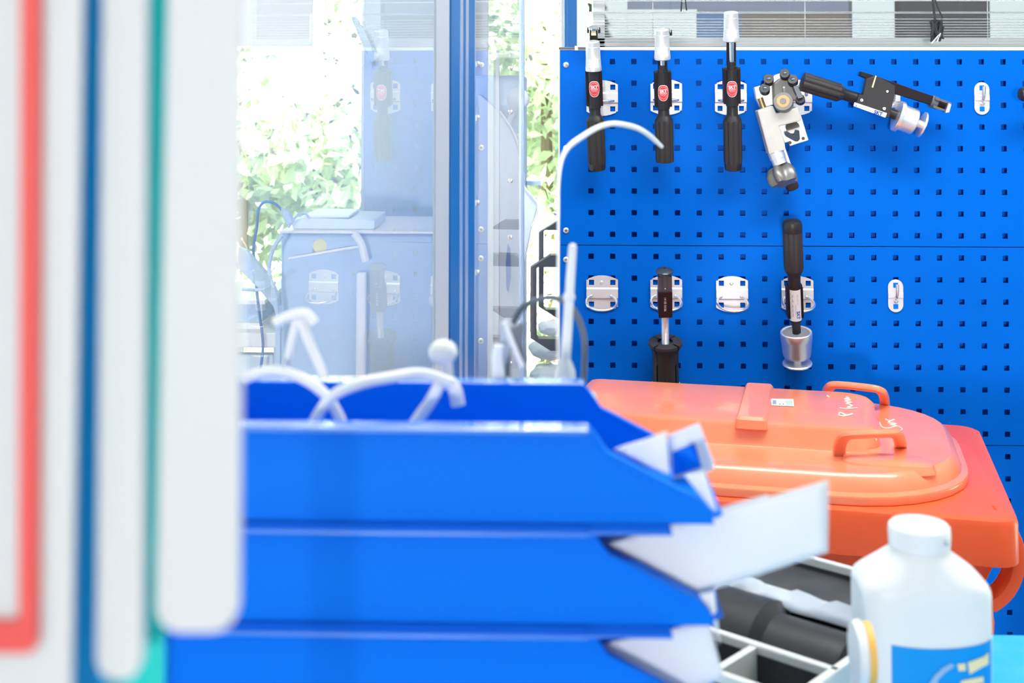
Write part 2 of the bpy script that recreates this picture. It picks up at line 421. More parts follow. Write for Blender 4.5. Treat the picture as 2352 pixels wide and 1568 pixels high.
for k in range(3):
    rws = [hz(r) for r in range(9*k, 9*k+9)]
    lab = ['topmost blue perforated tool panel, carrying five hanging tools and one empty single hook',
           'middle blue perforated tool panel, with two empty ring hooks and two hanging tools',
           'lowest blue perforated tool panel, mostly hidden behind the red bin'][k]
    root = empty('perforated_panel', (.4, 0, seam[k+1]), 0, lab, 'pegboard')
    perforated('panel_sheet', xl, seam[k]-.0007, seam[k+1]+.0007, cols, rws, 0, 'board_blue', .0016, parent=root)
    fl = MB(); xr = cols[-1]+P*.5
    for z in (seam[k]-.0015, seam[k+1]+.0015): fl.b2((xl, .001, z-.0008), (xr, .012, z+.0008))
    fl.b2((xl, .001, seam[k+1]+.001), (xl+.0015, .012, seam[k]-.001)); fl.build('folded_edge', 'board_blue', root)
    if k < 2:
        for py in ((149, 340, 529) if k == 0 else (596, 787, 976)):
            c = W(1300, py, -.001); s_ = MB().lathe(c, c+V((0, -.0028, 0)), [(0, .0052), (.5, .005), (.85, .0036), (1, .002)], 20).build('screw', 'screw', root)
            MB().box(c+V((0, -.003, 0)), (.005, .0008, .0011)).box(c+V((0, -.003, 0)), (.0011, .0008, .005)).build('screw_slot', 'dark_metal', s_)
# frame carrying the panels, with the panels of its far side seen through the holes
pf = empty('panel_frame', (.4, .03, 0), 0, 'steel frame holding the blue perforated panels, pale rail along its top', 'frame')
perforated('rear_panel', xl+.006, seam[0]-.002, seam[3]+.002, [c+P*.5 for c in cols[:-1]], [hz(r)-P*.5 for r in range(0, 26) if r not in (8, 17)], .0225, 'back_blue', .0016, parent=pf)
MB().b2((xl, .003, seam[0]), (cols[-1]+.03, .045, W(1400, 108, 0).z)).build('top_rail', 'frame_white', pf, bevel=.001)
MB().b2((xl-.0025, .002, .0), (xl, .04, seam[0])).build('side_strip', 'frame_white', pf)
MB().b2((xl+.001, .029, 0), (xl+.03, .055, seam[0])).build('post', 'board_blue', pf)
MB().b2((cols[-1], .029, 0), (cols[-1]+.03, .055, seam[0])).build('post', 'board_blue', pf)
a = W(1284, 113, .0); b = W(1346, 108, .0)
MB().b2((a.x, .0, a.z), (b.x, .03, b.z)).build('end_bracket', 'octagon_grey', pf, bevel=.001)
MB().b2((W(1320, 0, 0).x, -.004, W(0, 115, 0).z), (W(1327, 0, 0).x, .0, W(0, 105, 0).z)).build('clamp', 'silver_satin', pf)

# ================================================================== HOOKS
GY = -.001
def ring_hook(cx, cy, tilt, label, R=.027):
    c = W(cx, cy, -.002); h = empty('tool_hook', (c.x, -.002, c.z), 0, label, 'hook', None)
    w_, hh = .0277, .0315; q = S(0)
    # arched plate outline with four square cut-outs, made as a grid strip so the holes are real
    def top(x): return hh - .0075*(abs(x)/w_)**2 - (.004 if abs(x) > w_-.001 else 0)
    xs = [-w_, -w_+.004, -.0236, -.0146, -.007, 0, .007, .0146, .0236, w_-.004, w_]
    zl = [-1, -.0236, -.0146, -.010, -.0075, 0, .0075, .010, .0146, .0236, 1]
    yof = lambda z: -.0030 if -.0086 < z < .0086 else (-.0012 if z > 0 else 0)
    vs = []; fs = []
    xs[2] = -.0232; xs[3] = -.0142; xs[7] = .0142; xs[8] = .0232
    for z in zl:
        for x in xs:
            zz = top(x) if z == 1 else (-top(x) if z == -1 else z)
            vs.append((c.x+x, c.y-.0012+yof(zz), c.z+zz))
    nx = len(xs)
    for j in range(len(zl)-1):
        for i in range(nx-1):
            if i in (2, 7) and j in (1, 8): continue
            fs.append((j*nx+i, j*nx+i+1, (j+1)*nx+i+1, (j+1)*nx+i))
    MB().add(vs, fs).build('backplate', 'zinc', h, thick=.0012)
    y0 = -.007; pts = []
    base = V((c.x-.002, y0, c.z-.004))
    for i in range(25):
        ang = math.radians(130 + i*280/24)
        x = R*math.cos(ang); d = R*math.sin(ang)                # d>0 towards the board
        zz = (R*.77 - d)*-math.sin(math.radians(tilt)); yy2 = y0 - (R*.77 - d)*math.cos(math.radians(tilt))
        pts.append(base + V((x, yy2-y0, zz)))
    if R: MB().tube(pts, .0021, 10).ball(pts[0], .0027, 10).ball(pts[-1], .0027, 10).build('ring', 'wire_zinc', h)
    sy = .019
    MB().lathe((c.x-.001, -.003, c.z+sy), (c.x-.001, -.007, c.z+sy), [(0, .004), (.7, .0036), (1, .002)], 6).build('plate_screw', 'screw', h)
    return h
H_ = {}
spots = [(1383, 225, 2, 'flat zinc ring hook on the top row behind the leftmost capped black tool'),
         (1530, 223, 2, 'flat zinc ring hook on the top row behind the second capped black tool'),
         (1678, 224, 2, 'flat zinc ring hook on the top row behind the tallest silver capped tool'),
         (1828, 224, 2, 'flat zinc plate without a ring, half hidden behind the grey roller tool'),
         (1383, 673, 22, 'empty zinc ring hook on the lower row, nearest the left edge of the board'),
         (1530, 673, 22, 'zinc ring hook on the lower row holding the threaded expander tool'),
         (1681, 675, 22, 'empty zinc ring hook on the lower row between the two hanging tools'),
         (1831, 675, 22, 'zinc ring hook on the lower row holding the tool with the white label')]
for (cx, cy, t, lab) in spots:
    h = ring_hook(cx, cy, t, lab, .027 if cy > 400 else (0 if cx == 1828 else .021)); h['group'] = 'zinc ring hooks on the blue board'
def single_hook(cx, cy, label, hh=.0285, pin=-.5):
    c = W(cx, cy, -.002); h = empty('tool_hook', (c.x, -.002, c.z), 0, label, 'hook', 'single pin hooks on the blue board')
    w_ = .0132; out = []
    N = 16
    for i in range(N+1): a = math.pi*i/N; out.append((w_*math.cos(a), hh-w_+w_*math.sin(a)))
    for i in range(N+1): a = math.pi+math.pi*i/N; out.append((w_*math.cos(a), -hh+w_+w_*math.sin(a)))
    MB().prism([(c.x+x, -.0018, c.z+z) for x, z in out], (0, -.0014, 0)).build('backplate', 'zinc', h, bevel=.0004)
    MB().b2((c.x-w_, -.0046, c.z-.004), (c.x+w_, -.0032, c.z+.006)).build('raised_band', 'zinc', h, bevel=.0006)
    for z in (-.0185, .0185): MB().b2((c.x-.0042, -.0036, c.z+z-.0042), (c.x+.0042, -.0031, c.z+z+.0042)).build('square_hole', 'back_blue', h)
    MB().tube([(c.x, -.004, c.z-.002), (c.x, -.009, c.z-.002), (c.x, -.012, c.z+.001), (c.x, -.014, c.z+.009), (c.x, -.0145, c.z+.021)], .0026, 10, sub=4).build('pin', 'wire_zinc', h)
    MB().lathe((c.x, -.0035, c.z-.009), (c.x, -.007, c.z-.009), [(0, .0042), (.6, .004), (1, .002)], 6).build('plate_screw', 'screw', h)
single_hook(2255, 226, 'empty single pin hook at the upper right of the blue board')
single_hook(2057, 679, 'empty single pin hook on the lower row, right of the labelled tool')
single_hook(2050, 228, 'single pin hook holding the tilted black tool with the silver wheel')

# ================================================================== UPRIGHT TOOLS
def frac(a, b, t): return a.lerp(b, t)
def on_cyl(mb, outline, p0, axis, front, r):
    """fan of an outline (u across, v along axis) wrapped on a cylinder of radius r; front = unit vector to the viewer"""
    side = axis.cross(front).normalized(); c = [p0 + axis*0 + front*r]; vs = []
    K = 6; n = len(outline); vs = [p0+front*r]; fs = []
    for k in range(1, K+1):
        for (u, v) in outline:
            u2, v2 = u*k/K, v*k/K; a = u2/r; vs.append(p0 + axis*v2 + side*(r*math.sin(a)) + front*(r*math.cos(a)))
    for i in range(n): fs.append((0, 1+i, 1+(i+1) % n))
    for k in range(1, K):
        for i in range(n):
            a = 1+(k-1)*n; b = 1+k*n; fs.append((a+i, b+i, b+(i+1) % n, a+(i+1) % n))
    mb.add(vs, fs, True)
def text_cyl(mb, txt, size, p0, axis, front, r, uo, vo, rot=False, bold=0):
    side = axis.cross(front).normalized(); vs, fs = text_geo(txt, size, bold); out = []
    for p in vs:
        u, v = (p.x+uo, p.y+vo) if not rot else (p.y+uo, -p.x+vo)
        a = u/r; out.append(p0 + axis*v + side*(r*math.sin(a)) + front*(r*math.cos(a)))
    mb.add(out, fs)
SHIELD = []
for i in range(40):
    a = 2*math.pi*i/40; ca, sa = math.cos(a), math.sin(a)
    wx = 1-.16*max(0, -sa)**1.5; SHIELD.append((math.copysign(abs(ca)**.78, ca)*wx, math.copysign(abs(sa)**.85, sa)))
def capped_tool(x_top, y_cap0, y_cap1, x_bot, y_body0, y_body1, y_st, y_neck, y_grip0, y_grip1, y_end, label, dy=0, rearhead=None):
    yt, ybm = y_cap0, y_end
    Y = lambda py: -.056 - (230-py)*.00076*.19
    xa = lambda py: x_top + (x_bot-x_top)*(py-yt)/(ybm-yt)
    Pt = lambda py, dx=0: W(xa(py)+dx, py, Y(py))
    q = S(-.055); base = Pt(ybm); root = empty('torch_tool', base, 0, label, 'tool', 'silver capped black tools on the top row')
    def la(name, m, prof, n=40, flute=None):
        a = prof[0][0]; b = prof[-1][0]; pr = [((p-a)/(b-a), r*q) for p, r in prof]
        return MB().lathe(Pt(a), Pt(b), pr, n, flute).build(name, m, root)
    # knurled silver cap with a rounded top and a flared foot
    h = y_cap1-y_cap0; pr = [(y_cap0, 9), (y_cap0+1.2, 14), (y_cap0+3.5, 16), (y_cap0+13, 16.2), (y_cap0+13.6, 15.6), (y_cap0+14.6, 16.3), (y_cap0+h*.55, 16.8)]
    for i in range(9):
        yy = y_cap0+h*.55+i*h*.30/9; pr += [(yy+.4, 17+i*.14), (yy+1.1, 16.3+i*.14)]
    pr += [(y_cap0+h*.86, 18.4), (y_cap1-1.5, 18.6), (y_cap1, 17)]
    la('cap', 'silver_satin', pr)
    ax = (Pt(y_cap0)-Pt(ybm)).normalized(); fr_ = V((0, -1, 0)); fr_ = (fr_-ax*ax.dot(fr_)).normalized(); sd = ax.cross(fr_).normalized()
    R = Matrix((sd, ax, fr_)).transposed()
    def bx(name, m, py0, py1, wpx, dpx, off=0, bev=.0006, dx=0):
        a = Pt(py0); b = Pt(py1)
        return MB().box((a+b)/2 - fr_*off*q + sd*dx*q, (wpx*q, (a-b).length, dpx*q), R).build(name, m, root, bevel=bev)
    bx('body_shell', 'black_anodised', y_body0, y_body1, 38, 26, 8)
    la('body_tube', 'black_plastic', [(y_body0-.5, 12), (y_body0, 14.2), (y_body1+4, 14.2), (y_body1+5, 13.2)])
    if y_cap1 < y_body0-10:
        la('rod', 'chrome', [(y_cap1, 5.6), (y_body0-16, 5.6)], 24)
        bx('guide_rail', 'black_anodised', y_cap1, y_body0, 5, 12, 8, .0003, -7.5); bx('guide_rail', 'black_anodised', y_cap1, y_body0, 6, 12, 8, .0003, 7.5)
        la('collar', 'black_plastic', [(y_body0-16, 9.5), (y_body0-7, 9.5), (y_body0-6.5, 11.5), (y_body0, 11.5)])
        bx('shoulder_clip', 'black_plastic', y_body0-4, y_body0+3, 37, 8, 0)
    la('neck', 'black_plastic', [(y_body1+4, 12.4), (y_neck, 12.6), (y_neck+4, 14.5), (y_grip0-1, 20), (y_grip0+1.5, 20.8)])
    la('grip', 'black_soft', [(y_grip0, 19.6), (y_grip0+3, 21.2), (y_grip0+8, 21.4), (y_grip1-6, 21.4), (y_grip1, 20.6)], 72, (8, .13, .0, 1))
    if y_end > y_grip1+4:
        la('end_cap', 'black_plastic', [(y_grip1, 20.4), (y_grip1+2, 20.6), (y_grip1+9, 20.2), (y_end-2, 18.8), (y_end, 14)], 72, (8, .05, .0, .6))
    # oval maker's sticker
    pc = Pt(y_st); r = 14.2*q; fr_ = CAM-pc; fr_ = (fr_-ax*ax.dot(fr_)).normalized(); sd = ax.cross(fr_).normalized()
    mb = MB(); on_cyl(mb, [(u*13.8*q, v*18.5*q) for u, v in SHIELD], pc, ax, fr_, r+.0003); st = mb.build('sticker', 'sticker_white', root)
    mb = MB(); on_cyl(mb, [(u*12.6*q, v*17.2*q) for u, v in SHIELD], pc, ax, fr_, r+.0006); mb.build('sticker_field', 'sticker_red', st)
    mb = MB(); rr = r+.0009
    text_cyl(mb, 'SKT', 9.6*q, pc, ax, fr_, rr, 0, 4.4*q, bold=.00028)
    def dash(u, v, wd, ht=.8):
        vs = []
        for k in range(5):
            for s_ in (-.5, .5):
                a = (u+(k/4-.5)*wd)*q/rr; vs.append(pc+ax*((v+s_*ht)*q)+sd*(rr*math.sin(a))+fr_*(rr*math.cos(a)))
        mb.add(vs, [(2*k, 2*k+2, 2*k+3, 2*k+1) for k in range(4)])
    dash(0, -.6, 18, 1.1)
    for v, n in ((-3.2, 7), (-5.6, 5)):
        for k in range(n): dash((k-(n-1)/2)*2.3, v, 1.5)
    for k in range(11):
        a = math.radians(18+k*14.4); dash(10.6*math.cos(a), 2+11.8*math.sin(a)*1.03, 1.0, 1.6)
        dash(9.6*math.cos(a), -3.2-9.6*math.sin(a), 1.0, 1.2)
    mb.build('sticker_print', 'sticker_white', st)
    if rearhead:
        hx, hy = rearhead; c = W(hx, hy, -.035)
        MB().box(W(hx, hy+22, -.03), (18*q, 8*q, 40*q)).build('rear_stem', 'black_anodised', root, bevel=.0005)
        MB().box(c, (30*q, 9*q, 7*q)).box(c+V((-13*q, 0, -5*q)), (5*q, 8*q, 10*q)).box(c+V((13*q, 0, -5*q)), (5*q, 8*q, 10*q)).build('rear_head', 'black_anodised', root, bevel=.0008)
        MB().lathe(c+V((0, -.004, -.001)), c+V((0, -.006, .006)), [(0, 13*q), (.4, 13*q), (.8, 9*q), (1, 4*q)], 24).build('rear_lens', 'chrome', root)
        MB().box(W(hx, hy+10, -.043), (11*q, 3*q, 11*q)).build('rear_label', 'bottle_yellow', root)
    return root
capped_tool(1361, 93, 163, 1371.5, 163, 243, 202, 262, 275, 374, 391, 'leftmost silver capped black tool on the top row, cap pushed down onto body', rearhead=(1363.5, 66))
capped_tool(1520, 66, 137, 1527, 166, 245, 211, 262, 275, 371, 372, 'second silver capped black tool from the left, cap slightly raised and no end cap', rearhead=(1528, 72))
capped_tool(1679, 26, 95, 1684, 158, 238, 202, 262, 275, 373, 391, 'tallest silver capped black tool, cap raised on a long chrome rod')

# expander tool on the lower row
q = S(-.05)
def axis_tool(name, label, px, py, lean, group=None):
    xt, yt, xb, ybm = px[0], py[0], px[1], py[1]
    Y = lambda p: -.058 - ((yt+ybm)/2-p)*.00076*lean
    Pt = lambda p, dx=0: W(xt+(xb-xt)*(p-yt)/(ybm-yt)+dx, p, Y(p))
    root = empty(name, Pt(ybm), 0, label, 'tool', group)
    ax = (Pt(yt)-Pt(ybm)).normalized(); f = V((0, -1, 0)); f = (f-ax*ax.dot(f)).normalized(); sd = ax.cross(f).normalized(); R = Matrix((sd, ax, f)).transposed()
    def la(nm_, m, prof, n=40, flute=None, parent=None, caps=True):
        a = prof[0][0]; b = prof[-1][0]; 
        if a == b: b += .001
        return MB().lathe(Pt(a), Pt(b), [((p-a)/(b-a), r*q) for p, r in prof], n, flute, caps, d=Pt(b if b > a else a)-Pt(a if b > a else b)).build(nm_, m, parent or root)
    def bx(nm_, m, p0, p1, w_, d_, off=0, dx=0, bev=.0005):
        a = Pt(p0); b = Pt(p1); return MB().box((a+b)/2+f*off*q+sd*dx*q, (w_*q, (a-b).length, d_*q), R).build(nm_, m, root, bevel=bev)
    return root, Pt, ax, f, sd, la, bx
root, Pt, ax, f, sd, la, bx = axis_tool('expander_tool', 'black tool with threaded rod and slotted expanding cylinder hanging on the lower row', (1526, 1529.5), (614, 893), .30)
la('head', 'dark_metal', [(615, 4), (616, 8), (619, 17), (621.5, 20), (623.5, 20), (627, 15)])
c_ = Pt(613.5); MB().lathe(c_-ax*.002, c_+ax*.0002, [(0, 4*q), (1, 4.4*q)], 20).build('head_hole', 'black_lining', root)
la('head_body', 'dark_metal', [(626, 14), (632, 15.5), (664, 15.5)])
bx('head_plate', 'dark_metal', 630, 664, 31, 12, 8)
MB().lathe(Pt(656)+f*14*q, Pt(656)+f*15.5*q, [(0, 2.2*q), (1, 1.6*q)], 12).build('set_screw', 'silver', root)
bx('marked_block', 'black_anodised', 664, 722, 31, 30, 2)
mb = MB(); c_ = Pt(691)+f*17.3*q; add_text(mb, '14 03 0106', 7.5*q, c_-sd*1*q, -ax, sd); mb.build('engraving', 'print_light', root)
pr = []
for i in range(48):
    yy = 720+i*75/48; pr += [(yy, 7.4), (yy+.75, 8.6)]
la('threaded_rod', 'silver', pr, 24)
la('expander_core', 'black_plastic', [(788, 8), (789, 19), (797, 20), (797.5, 10)])
for k in range(4):                                            # four slotted jaws with a flared rim
    vs = []; fs = []; prof = [(783.5, 30), (784, 38), (790, 38.5), (797, 34), (803, 30.5), (830, 29.5), (870, 30), (893, 31)]
    N = 14; a0 = k*90+45+4; x_, y_ = sd, f
    for p, r in prof:
        for i in range(N+1):
            a = math.radians(a0+(82)*i/N); vs.append(Pt(p)+x_*(r*q*math.cos(a))+y_*(r*q*math.sin(a)))
    n1 = N+1; L = len(prof)
    for j in range(L-1):
        for i in range(N): fs.append((j*n1+i, j*n1+i+1, (j+1)*n1+i+1, (j+1)*n1+i))
    off = len(vs)
    for p, r in prof:
        for i in range(N+1):
            a = math.radians(a0+(82)*i/N); r2 = r-(7 if p > 800 else 13 if p < 792 else 9); vs.append(Pt(p)+x_*(r2*q*math.cos(a))+y_*(r2*q*math.sin(a)))
    for j in range(L-1):
        for i in range(N): fs.append((off+j*n1+i, off+(j+1)*n1+i, off+(j+1)*n1+i+1, off+j*n1+i+1))
    for j in range(L-1):
        for i in (0, N): fs.append((j*n1+i, (j+1)*n1+i, off+(j+1)*n1+i, off+j*n1+i))
    for i in range(N):
        fs.append((i, i+1, off+i+1, off+i)); j = (L-1)*n1; fs.append((j+i, j+i+1, off+j+i+1, off+j+i))
    MB().add(vs, fs, True).build('jaw', 'black_soft', root)
la('inner_sleeve', 'black_plastic', [(800, 21), (893, 21)])
la('retaining_ring', 'grey_rail', [(880, 30.5), (881, 33), (883, 33), (884, 30.5)])
bx('jaw_slit', 'black_lining', 858, 893, 3, 3, 29.5)
bx('jaw_slit', 'black_lining', 803, 828, 3, 3, 21, -21)
bx('jaw_slit', 'black_lining', 803, 828, 3, 3, 21, 21)

# labelled tool on the lower row
root, Pt, ax, f, sd, la, bx = axis_tool('torch_tool', 'black tool with white text label and silver cup at its lower end', (1819, 1831.5), (503, 842), .24)
la('end_cap', 'black_plastic', [(504, 3), (505, 13), (508, 19.5), (513, 22), (526, 22.2), (531, 21.6)])
la('grip', 'black_soft', [(531, 21), (533, 22), (610, 22), (619, 21.4), (632, 14.5)], 72, (8, .10, .0, .85))
la('neck', 'black_plastic', [(630, 14.5), (660, 13.6), (662, 13)])
bx('body_shell', 'black_anodised', 659, 729, 36, 24, -6)
bx('shoulder_clip', 'black_plastic', 654, 662, 34, 14, -3)
la('body_tube', 'black_plastic', [(660, 13.2), (737, 13.2)])
f = CAM-Pt(700); f = (f-ax*ax.dot(f)).normalized(); sd = ax.cross(f).normalized()
mb = MB(); r = 13.5*q; vs = []; c0 = Pt(662); c1 = Pt(733); K = 16
for c in (c0, c1):
    for i in range(K+1):
        a = math.radians(-84+168*i/K); vs.append(c+sd*(r*math.sin(a))+f*(r*math.cos(a)))
mb.add(vs, [(i, i+1, K+2+i, K+1+i) for i in range(K)], True); lb = mb.build('label', 'label_white', root)
mb = MB(); pc = Pt(697.5); rr = r+.0003
text_cyl(mb, 'SKT', 11*q, pc, ax, f, rr, 6.6*q, -22.5*q, rot=True, bold=.0003); mb.build('label_logo', 'print_blue', lb)
mb = MB(); text_cyl(mb, 'Tel.: +49', 5*q, pc, ax, f, rr, -5.6*q, 18*q, rot=True, bold=.00005)
for u, v0, v1, w_ in ((-10.2, 30, -30, .9), (1.2, 2, -24, .7), (5.2, 28, 1, .6), (7.2, 26, 4, .6), (-5.6, 2, -30, 1.6)):
    n = int((v0-v1)/2.2)
    for k in range(n):
        if u in (1.2,) or k % 5 != 3:
            va = v0-k*2.2; vs = []
            for uu in (u-w_/2, u+w_/2):
                for vv in (va, va-1.7): a = uu*q/rr; vs.append(pc+ax*vv*q+sd*(rr*math.sin(a))+f*(rr*math.cos(a)))
            mb.add(vs, [(0, 1, 3, 2)])
mb.build('label_print', 'print_grey', lb)
la('stem', 'black_plastic', [(733, 11.5), (740, 9.6), (765, 8.4)])
la('rod', 'silver', [(764, 6), (828, 6)])
bx('rear_stem', 'black_anodised', 730, 768, 7, 8, -8, 8)
la('cup', 'silver', [(800, 24), (760.5+2, 29.5), (761.5, 31), (761, 34), (762.5, 36), (777, 36), (778, 35.4), (812, 32), (818, 29.5), (818.5, 10), (831, 9.5)], 48, None, None, False)
la('cup_floor', 'silver', [(800, 25), (802, 25)], 48)
la('foot_disc', 'silver', [(831, 9.5), (831.6, 32), (833.5, 34), (836, 33.5), (837, 20)], 48)

# roller tool (grey, four black rollers)
K6 = lambda u, v: (1700+u/4.479, 120+v/4.479)
def P6(u, v, Y): x, y = K6(u, v); return W(x, y, Y)
rt_ = empty('roller_tool', P6(435, 1300, -.05), 0, 'grey cast metal roller tool with star knob hanging right of the tallest capped tool', 'tool')
out = [(150, 600), (215, 575), (310, 545), (340, 622), (420, 605), (560, 560), (600, 690), (575, 705), (370, 755), (392, 800), (430, 935), (436, 995), (270, 1045)]
MB().prism([P6(u, v, -.028) for u, v in out], (0, -.03, 0)).build('cast_body', 'cast_grey', rt_, bevel=.0018)
MB().prism([P6(u, v, -.020) for u, v in [(560, 560), (600, 615), (687, 900), (495, 962), (478, 920), (440, 930), (380, 760)]], (0, -.016, 0)).build('blade_plate', 'silver_satin', rt_, bevel=.001)
MB().prism([P6(u, v, -.016) for u, v in [(130, 360), (240, 330), (300, 300), (340, 235), (430, 208), (500, 300), (560, 460), (330, 540), (195, 575), (150, 480)]], (0, -.016, 0)).build('side_plate', 'silver_satin', rt_, bevel=.0015)
MB().prism([P6(u, v, -.034) for u, v in [(320, 330), (390, 270), (470, 265), (520, 330), (560, 420), (620, 500), (520, 500), (545, 560), (390, 590), (330, 480)]], (0, -.014, 0)).build('roller_arm', 'arm_grey', rt_, bevel=.003)
MB().cyl(P6(205, 470, -.034), P6(240, 570, -.034), 30/4.479*q).build('spindle', 'bronze', rt_)
dv = P6(0, -30, 0)-P6(0, 0, 0)                                 # the rollers lean up as they come forward
for (u, v, rr, ln) in ((458, 215, 51, 1), (292, 272, 53, 1), (252, 368, 53, 1), (540, 275, 54, 1.2)):
    a = P6(u+3, v+34*ln, -.048); b = P6(u, v, -.062); r = rr/4.479*q
    o = MB().lathe(a, b, [(0, r*.86), (.08, r*.96), (.55, r*.96), (.6, r*.9), (.65, r), (.95, r), (1, r*.92)], 32).build('roller', 'black_plastic', rt_)
    d = (b-a).normalized(); MB().lathe(b-d*.0002, b+d*.0008, [(0, r*.42), (.6, r*.40), (1, r*.3)], 20).build('roller_pin', 'dark_metal', o)
a = P6(620, 505, -.036); b = P6(618, 478, -.05); MB().lathe(a, b, [(0, 44/4.479*q), (.2, 50/4.479*q), (1, 46/4.479*q)], 28).build('end_roller', 'black_plastic', rt_)
MB().prism([P6(u, v, -.050) for u, v in [(540, 345), (590, 335), (642, 462), (590, 478)]], (0, -.006, 0)).build('link', 'chrome', rt_, bevel=.001)
a = P6(450, 540, -.047); b = P6(442, 503, -.068)
MB().lathe(a, b, [(0, 92/4.479*q), (.1, 98/4.479*q), (.9, 100/4.479*q), (1, 95/4.479*q)], 48).build('thumb_wheel', 'arm_grey', rt_)
d = (b-a).normalized(); MB().lathe(b-d*.0003, b+d*.0003, [(0, 66/4.479*q), (1, 64/4.479*q)], 40).build('wheel_ring', 'bronze', rt_)
MB().lathe(b, b+d*.0008, [(0, 34/4.479*q), (1, 30/4.479*q)], 30).build('wheel_hub', 'arm_grey', rt_)
MB().lathe(P6(452, 425, -.052), P6(450, 352, -.060), [(0, 15/4.479*q), (.92, 14/4.479*q), (1, 9/4.479*q)], 16).build('stop_pin', 'silver_satin', rt_)
a = P6(540, 800, -.034); b = P6(541, 770, -.046)
MB().lathe(a, b, [(0, 60/4.479*q), (.8, 60/4.479*q), (1, 70/4.479*q)], 32).build('blade_seat', 'arm_grey', rt_)
MB().prism([P6(u, v, -.046) for u, v in [(452, 815), (480, 812), (540, 850), (560, 790), (598, 800), (606, 890), (585, 915), (560, 915), (470, 865), (455, 845)]], (0, -.01, 0)).build('blade', 'dark_metal', rt_, bevel=.0012)
for u, v in ((512, 930), (648, 886)): MB().lathe(P6(u, v, -.035), P6(u, v, -.037), [(0, 18/4.479*q), (1, 16/4.479*q)], 16).build('plate_bolt', 'black_plastic', rt_)
MB().lathe(P6(362, 1020, -.044), P6(412, 1150, -.046), [(0, 84/4.479*q), (.55, 84/4.479*q), (.56, 76/4.479*q), (1, 76/4.479*q)], 40).build('sleeve', 'silver_satin', rt_)
MB().prism([P6(u, v, -.03) for u, v in [(420, 960), (440, 950), (510, 1150), (480, 1160)]], (0, -.014, 0)).build('side_bar', 'silver_satin', rt_, bevel=.0008)
cK = P6(432, 1255, -.05); kn = []; X6 = (P6(600, 1200, -.05)-P6(300, 1290, -.05)).normalized(); Z6 = V((0, -1, 0)); Y6 = Z6.cross(X6).normalized()
axk = (P6(470, 1350, -.05)-P6(425, 1190, -.05)).normalized()
n = 50; rk = 138/4.479*q
axk = (axk+Z6*.55).normalized(); knx = axk.cross(Z6).normalized(); Z6 = knx.cross(axk).normalized(); Z6 = Z6 if Z6.y < 0 else -Z6; prof_k = []
mbk = MB(); vs = []; fs = []
ringsk = [(-.011, .62), (-.009, .80), (0, 1), (.009, .97), (.013, .84), (.014, .4)]
for (dz, sc_) in ringsk:
    for i in range(n):
        a = 2*math.pi*i/n; rr = rk*sc_*(1+.2*math.cos(5*a+.6)); vs.append(cK + axk*dz*1.35 + knx*(rr*math.cos(a)) + Z6*(rr*math.sin(a)*.75))
for j in range(len(ringsk)-1):
    for i in range(n): fs.append((j*n+i, j*n+(i+1) % n, (j+1)*n+(i+1) % n, (j+1)*n+i))
fs += [list(range(n))[::-1], list(range((len(ringsk)-1)*n, len(ringsk)*n))]
mbk.add(vs, fs, True).build('star_knob', 'arm_grey', rt_)
MB().lathe(P6(500, 1290, -.03), P6(545, 1405, -.026), [(0, 64/4.479*q), (.85, 68/4.479*q), (1, 58/4.479*q)], 32).build('spindle_end', 'black_soft', rt_)
MB().tube([P6(682, 400, -.010), P6(682, 440, -.022), P6(681, 400, -.028), P6(681, 352, -.030)], .0026, 10, sub=3).build('hanger_pin', 'wire_zinc', rt_)
mb = MB(); dd = (P6(290, 870, -.0585)-P6(240, 700, -.0585)); rr_ = V((0,-1,0)).cross(dd).normalized()
for k in range(9): 
    cc = P6(240+50*k/8, 705+165*k/8, -.0584); mb.box(cc, (.0022, .0004, .0012), Matrix.Rotation(math.radians(15+(k % 3)*30), 3, 'Y'))
mb.build('cast_lettering', 'label_white', rt_)

# tilted black tool with silver wheel
K2 = lambda u, v: (1700+u/4.276, 120+v/4.276)
def P2(u, v, Y): x, y = K2(u, v); return W(x, y, Y)
e = 1/4.276*q
tt = empty('torch_tool', P2(1500, 620, -.06), 0, 'tilted black tool with white label and ribbed silver wheel, upper right of the board', 'tool')
MB().lathe(P2(605, 285, -.05), P2(1010, 410, -.05), [(0, 80*e), (.02, 98*e), (.9, 92*e), (1, 62*e)], 72, (8, .12, 0, .9)).build('grip', 'black_soft', tt)
MB().lathe(P2(1000, 405, -.05), P2(1140, 452, -.05), [(0, 64*e), (.1, 56*e), (1, 58*e)], 32).build('neck', 'black_plastic', tt)
MB().prism([P2(u, v, -.052) for u, v in [(1222, 262), (1310, 232), (1370, 262), (1500, 330), (1492, 430), (1440, 640), (1400, 632), (1116, 505), (1150, 410), (1185, 420)]], (0, -.016, 0)).build('side_plate', 'black_soft', tt, bevel=.0008)
MB().lathe(P2(1130, 455, -.05), P2(1460, 580, -.05), [(0, 64*e), (1, 64*e)], 32).build('body_tube', 'black_anodised', tt)
MB().prism([P2(u, v, -.034) for u, v in [(1155, 230), (1172, 188), (1290, 225), (1880, 432), (1870, 520), (1480, 400), (1290, 290)]], (0, -.014, 0)).build('guide_bar', 'black_anodised', tt, bevel=.001)
MB().lathe(P2(1870, 480, -.042), P2(1930, 500, -.042), [(0, 62*e), (1, 62*e)], 32).build('clamp_ring', 'octagon_grey', tt)
MB().lathe(P2(1920, 497, -.042), P2(2020, 532, -.042), [(0, 40*e), (1, 40*e)], 32).build('tip_core', 'black_anodised', tt)
MB().prism([P2(u, v, -.052) for u, v in [(1915, 440), (2030, 480), (2025, 500), (1910, 462)]], (0, -.004, 0)).prism([P2(u, v, -.052) for u, v in [(1895, 520), (2005, 560), (2000, 580), (1890, 545)]], (0, -.004, 0)).build('tip_cage', 'octagon_grey', tt)
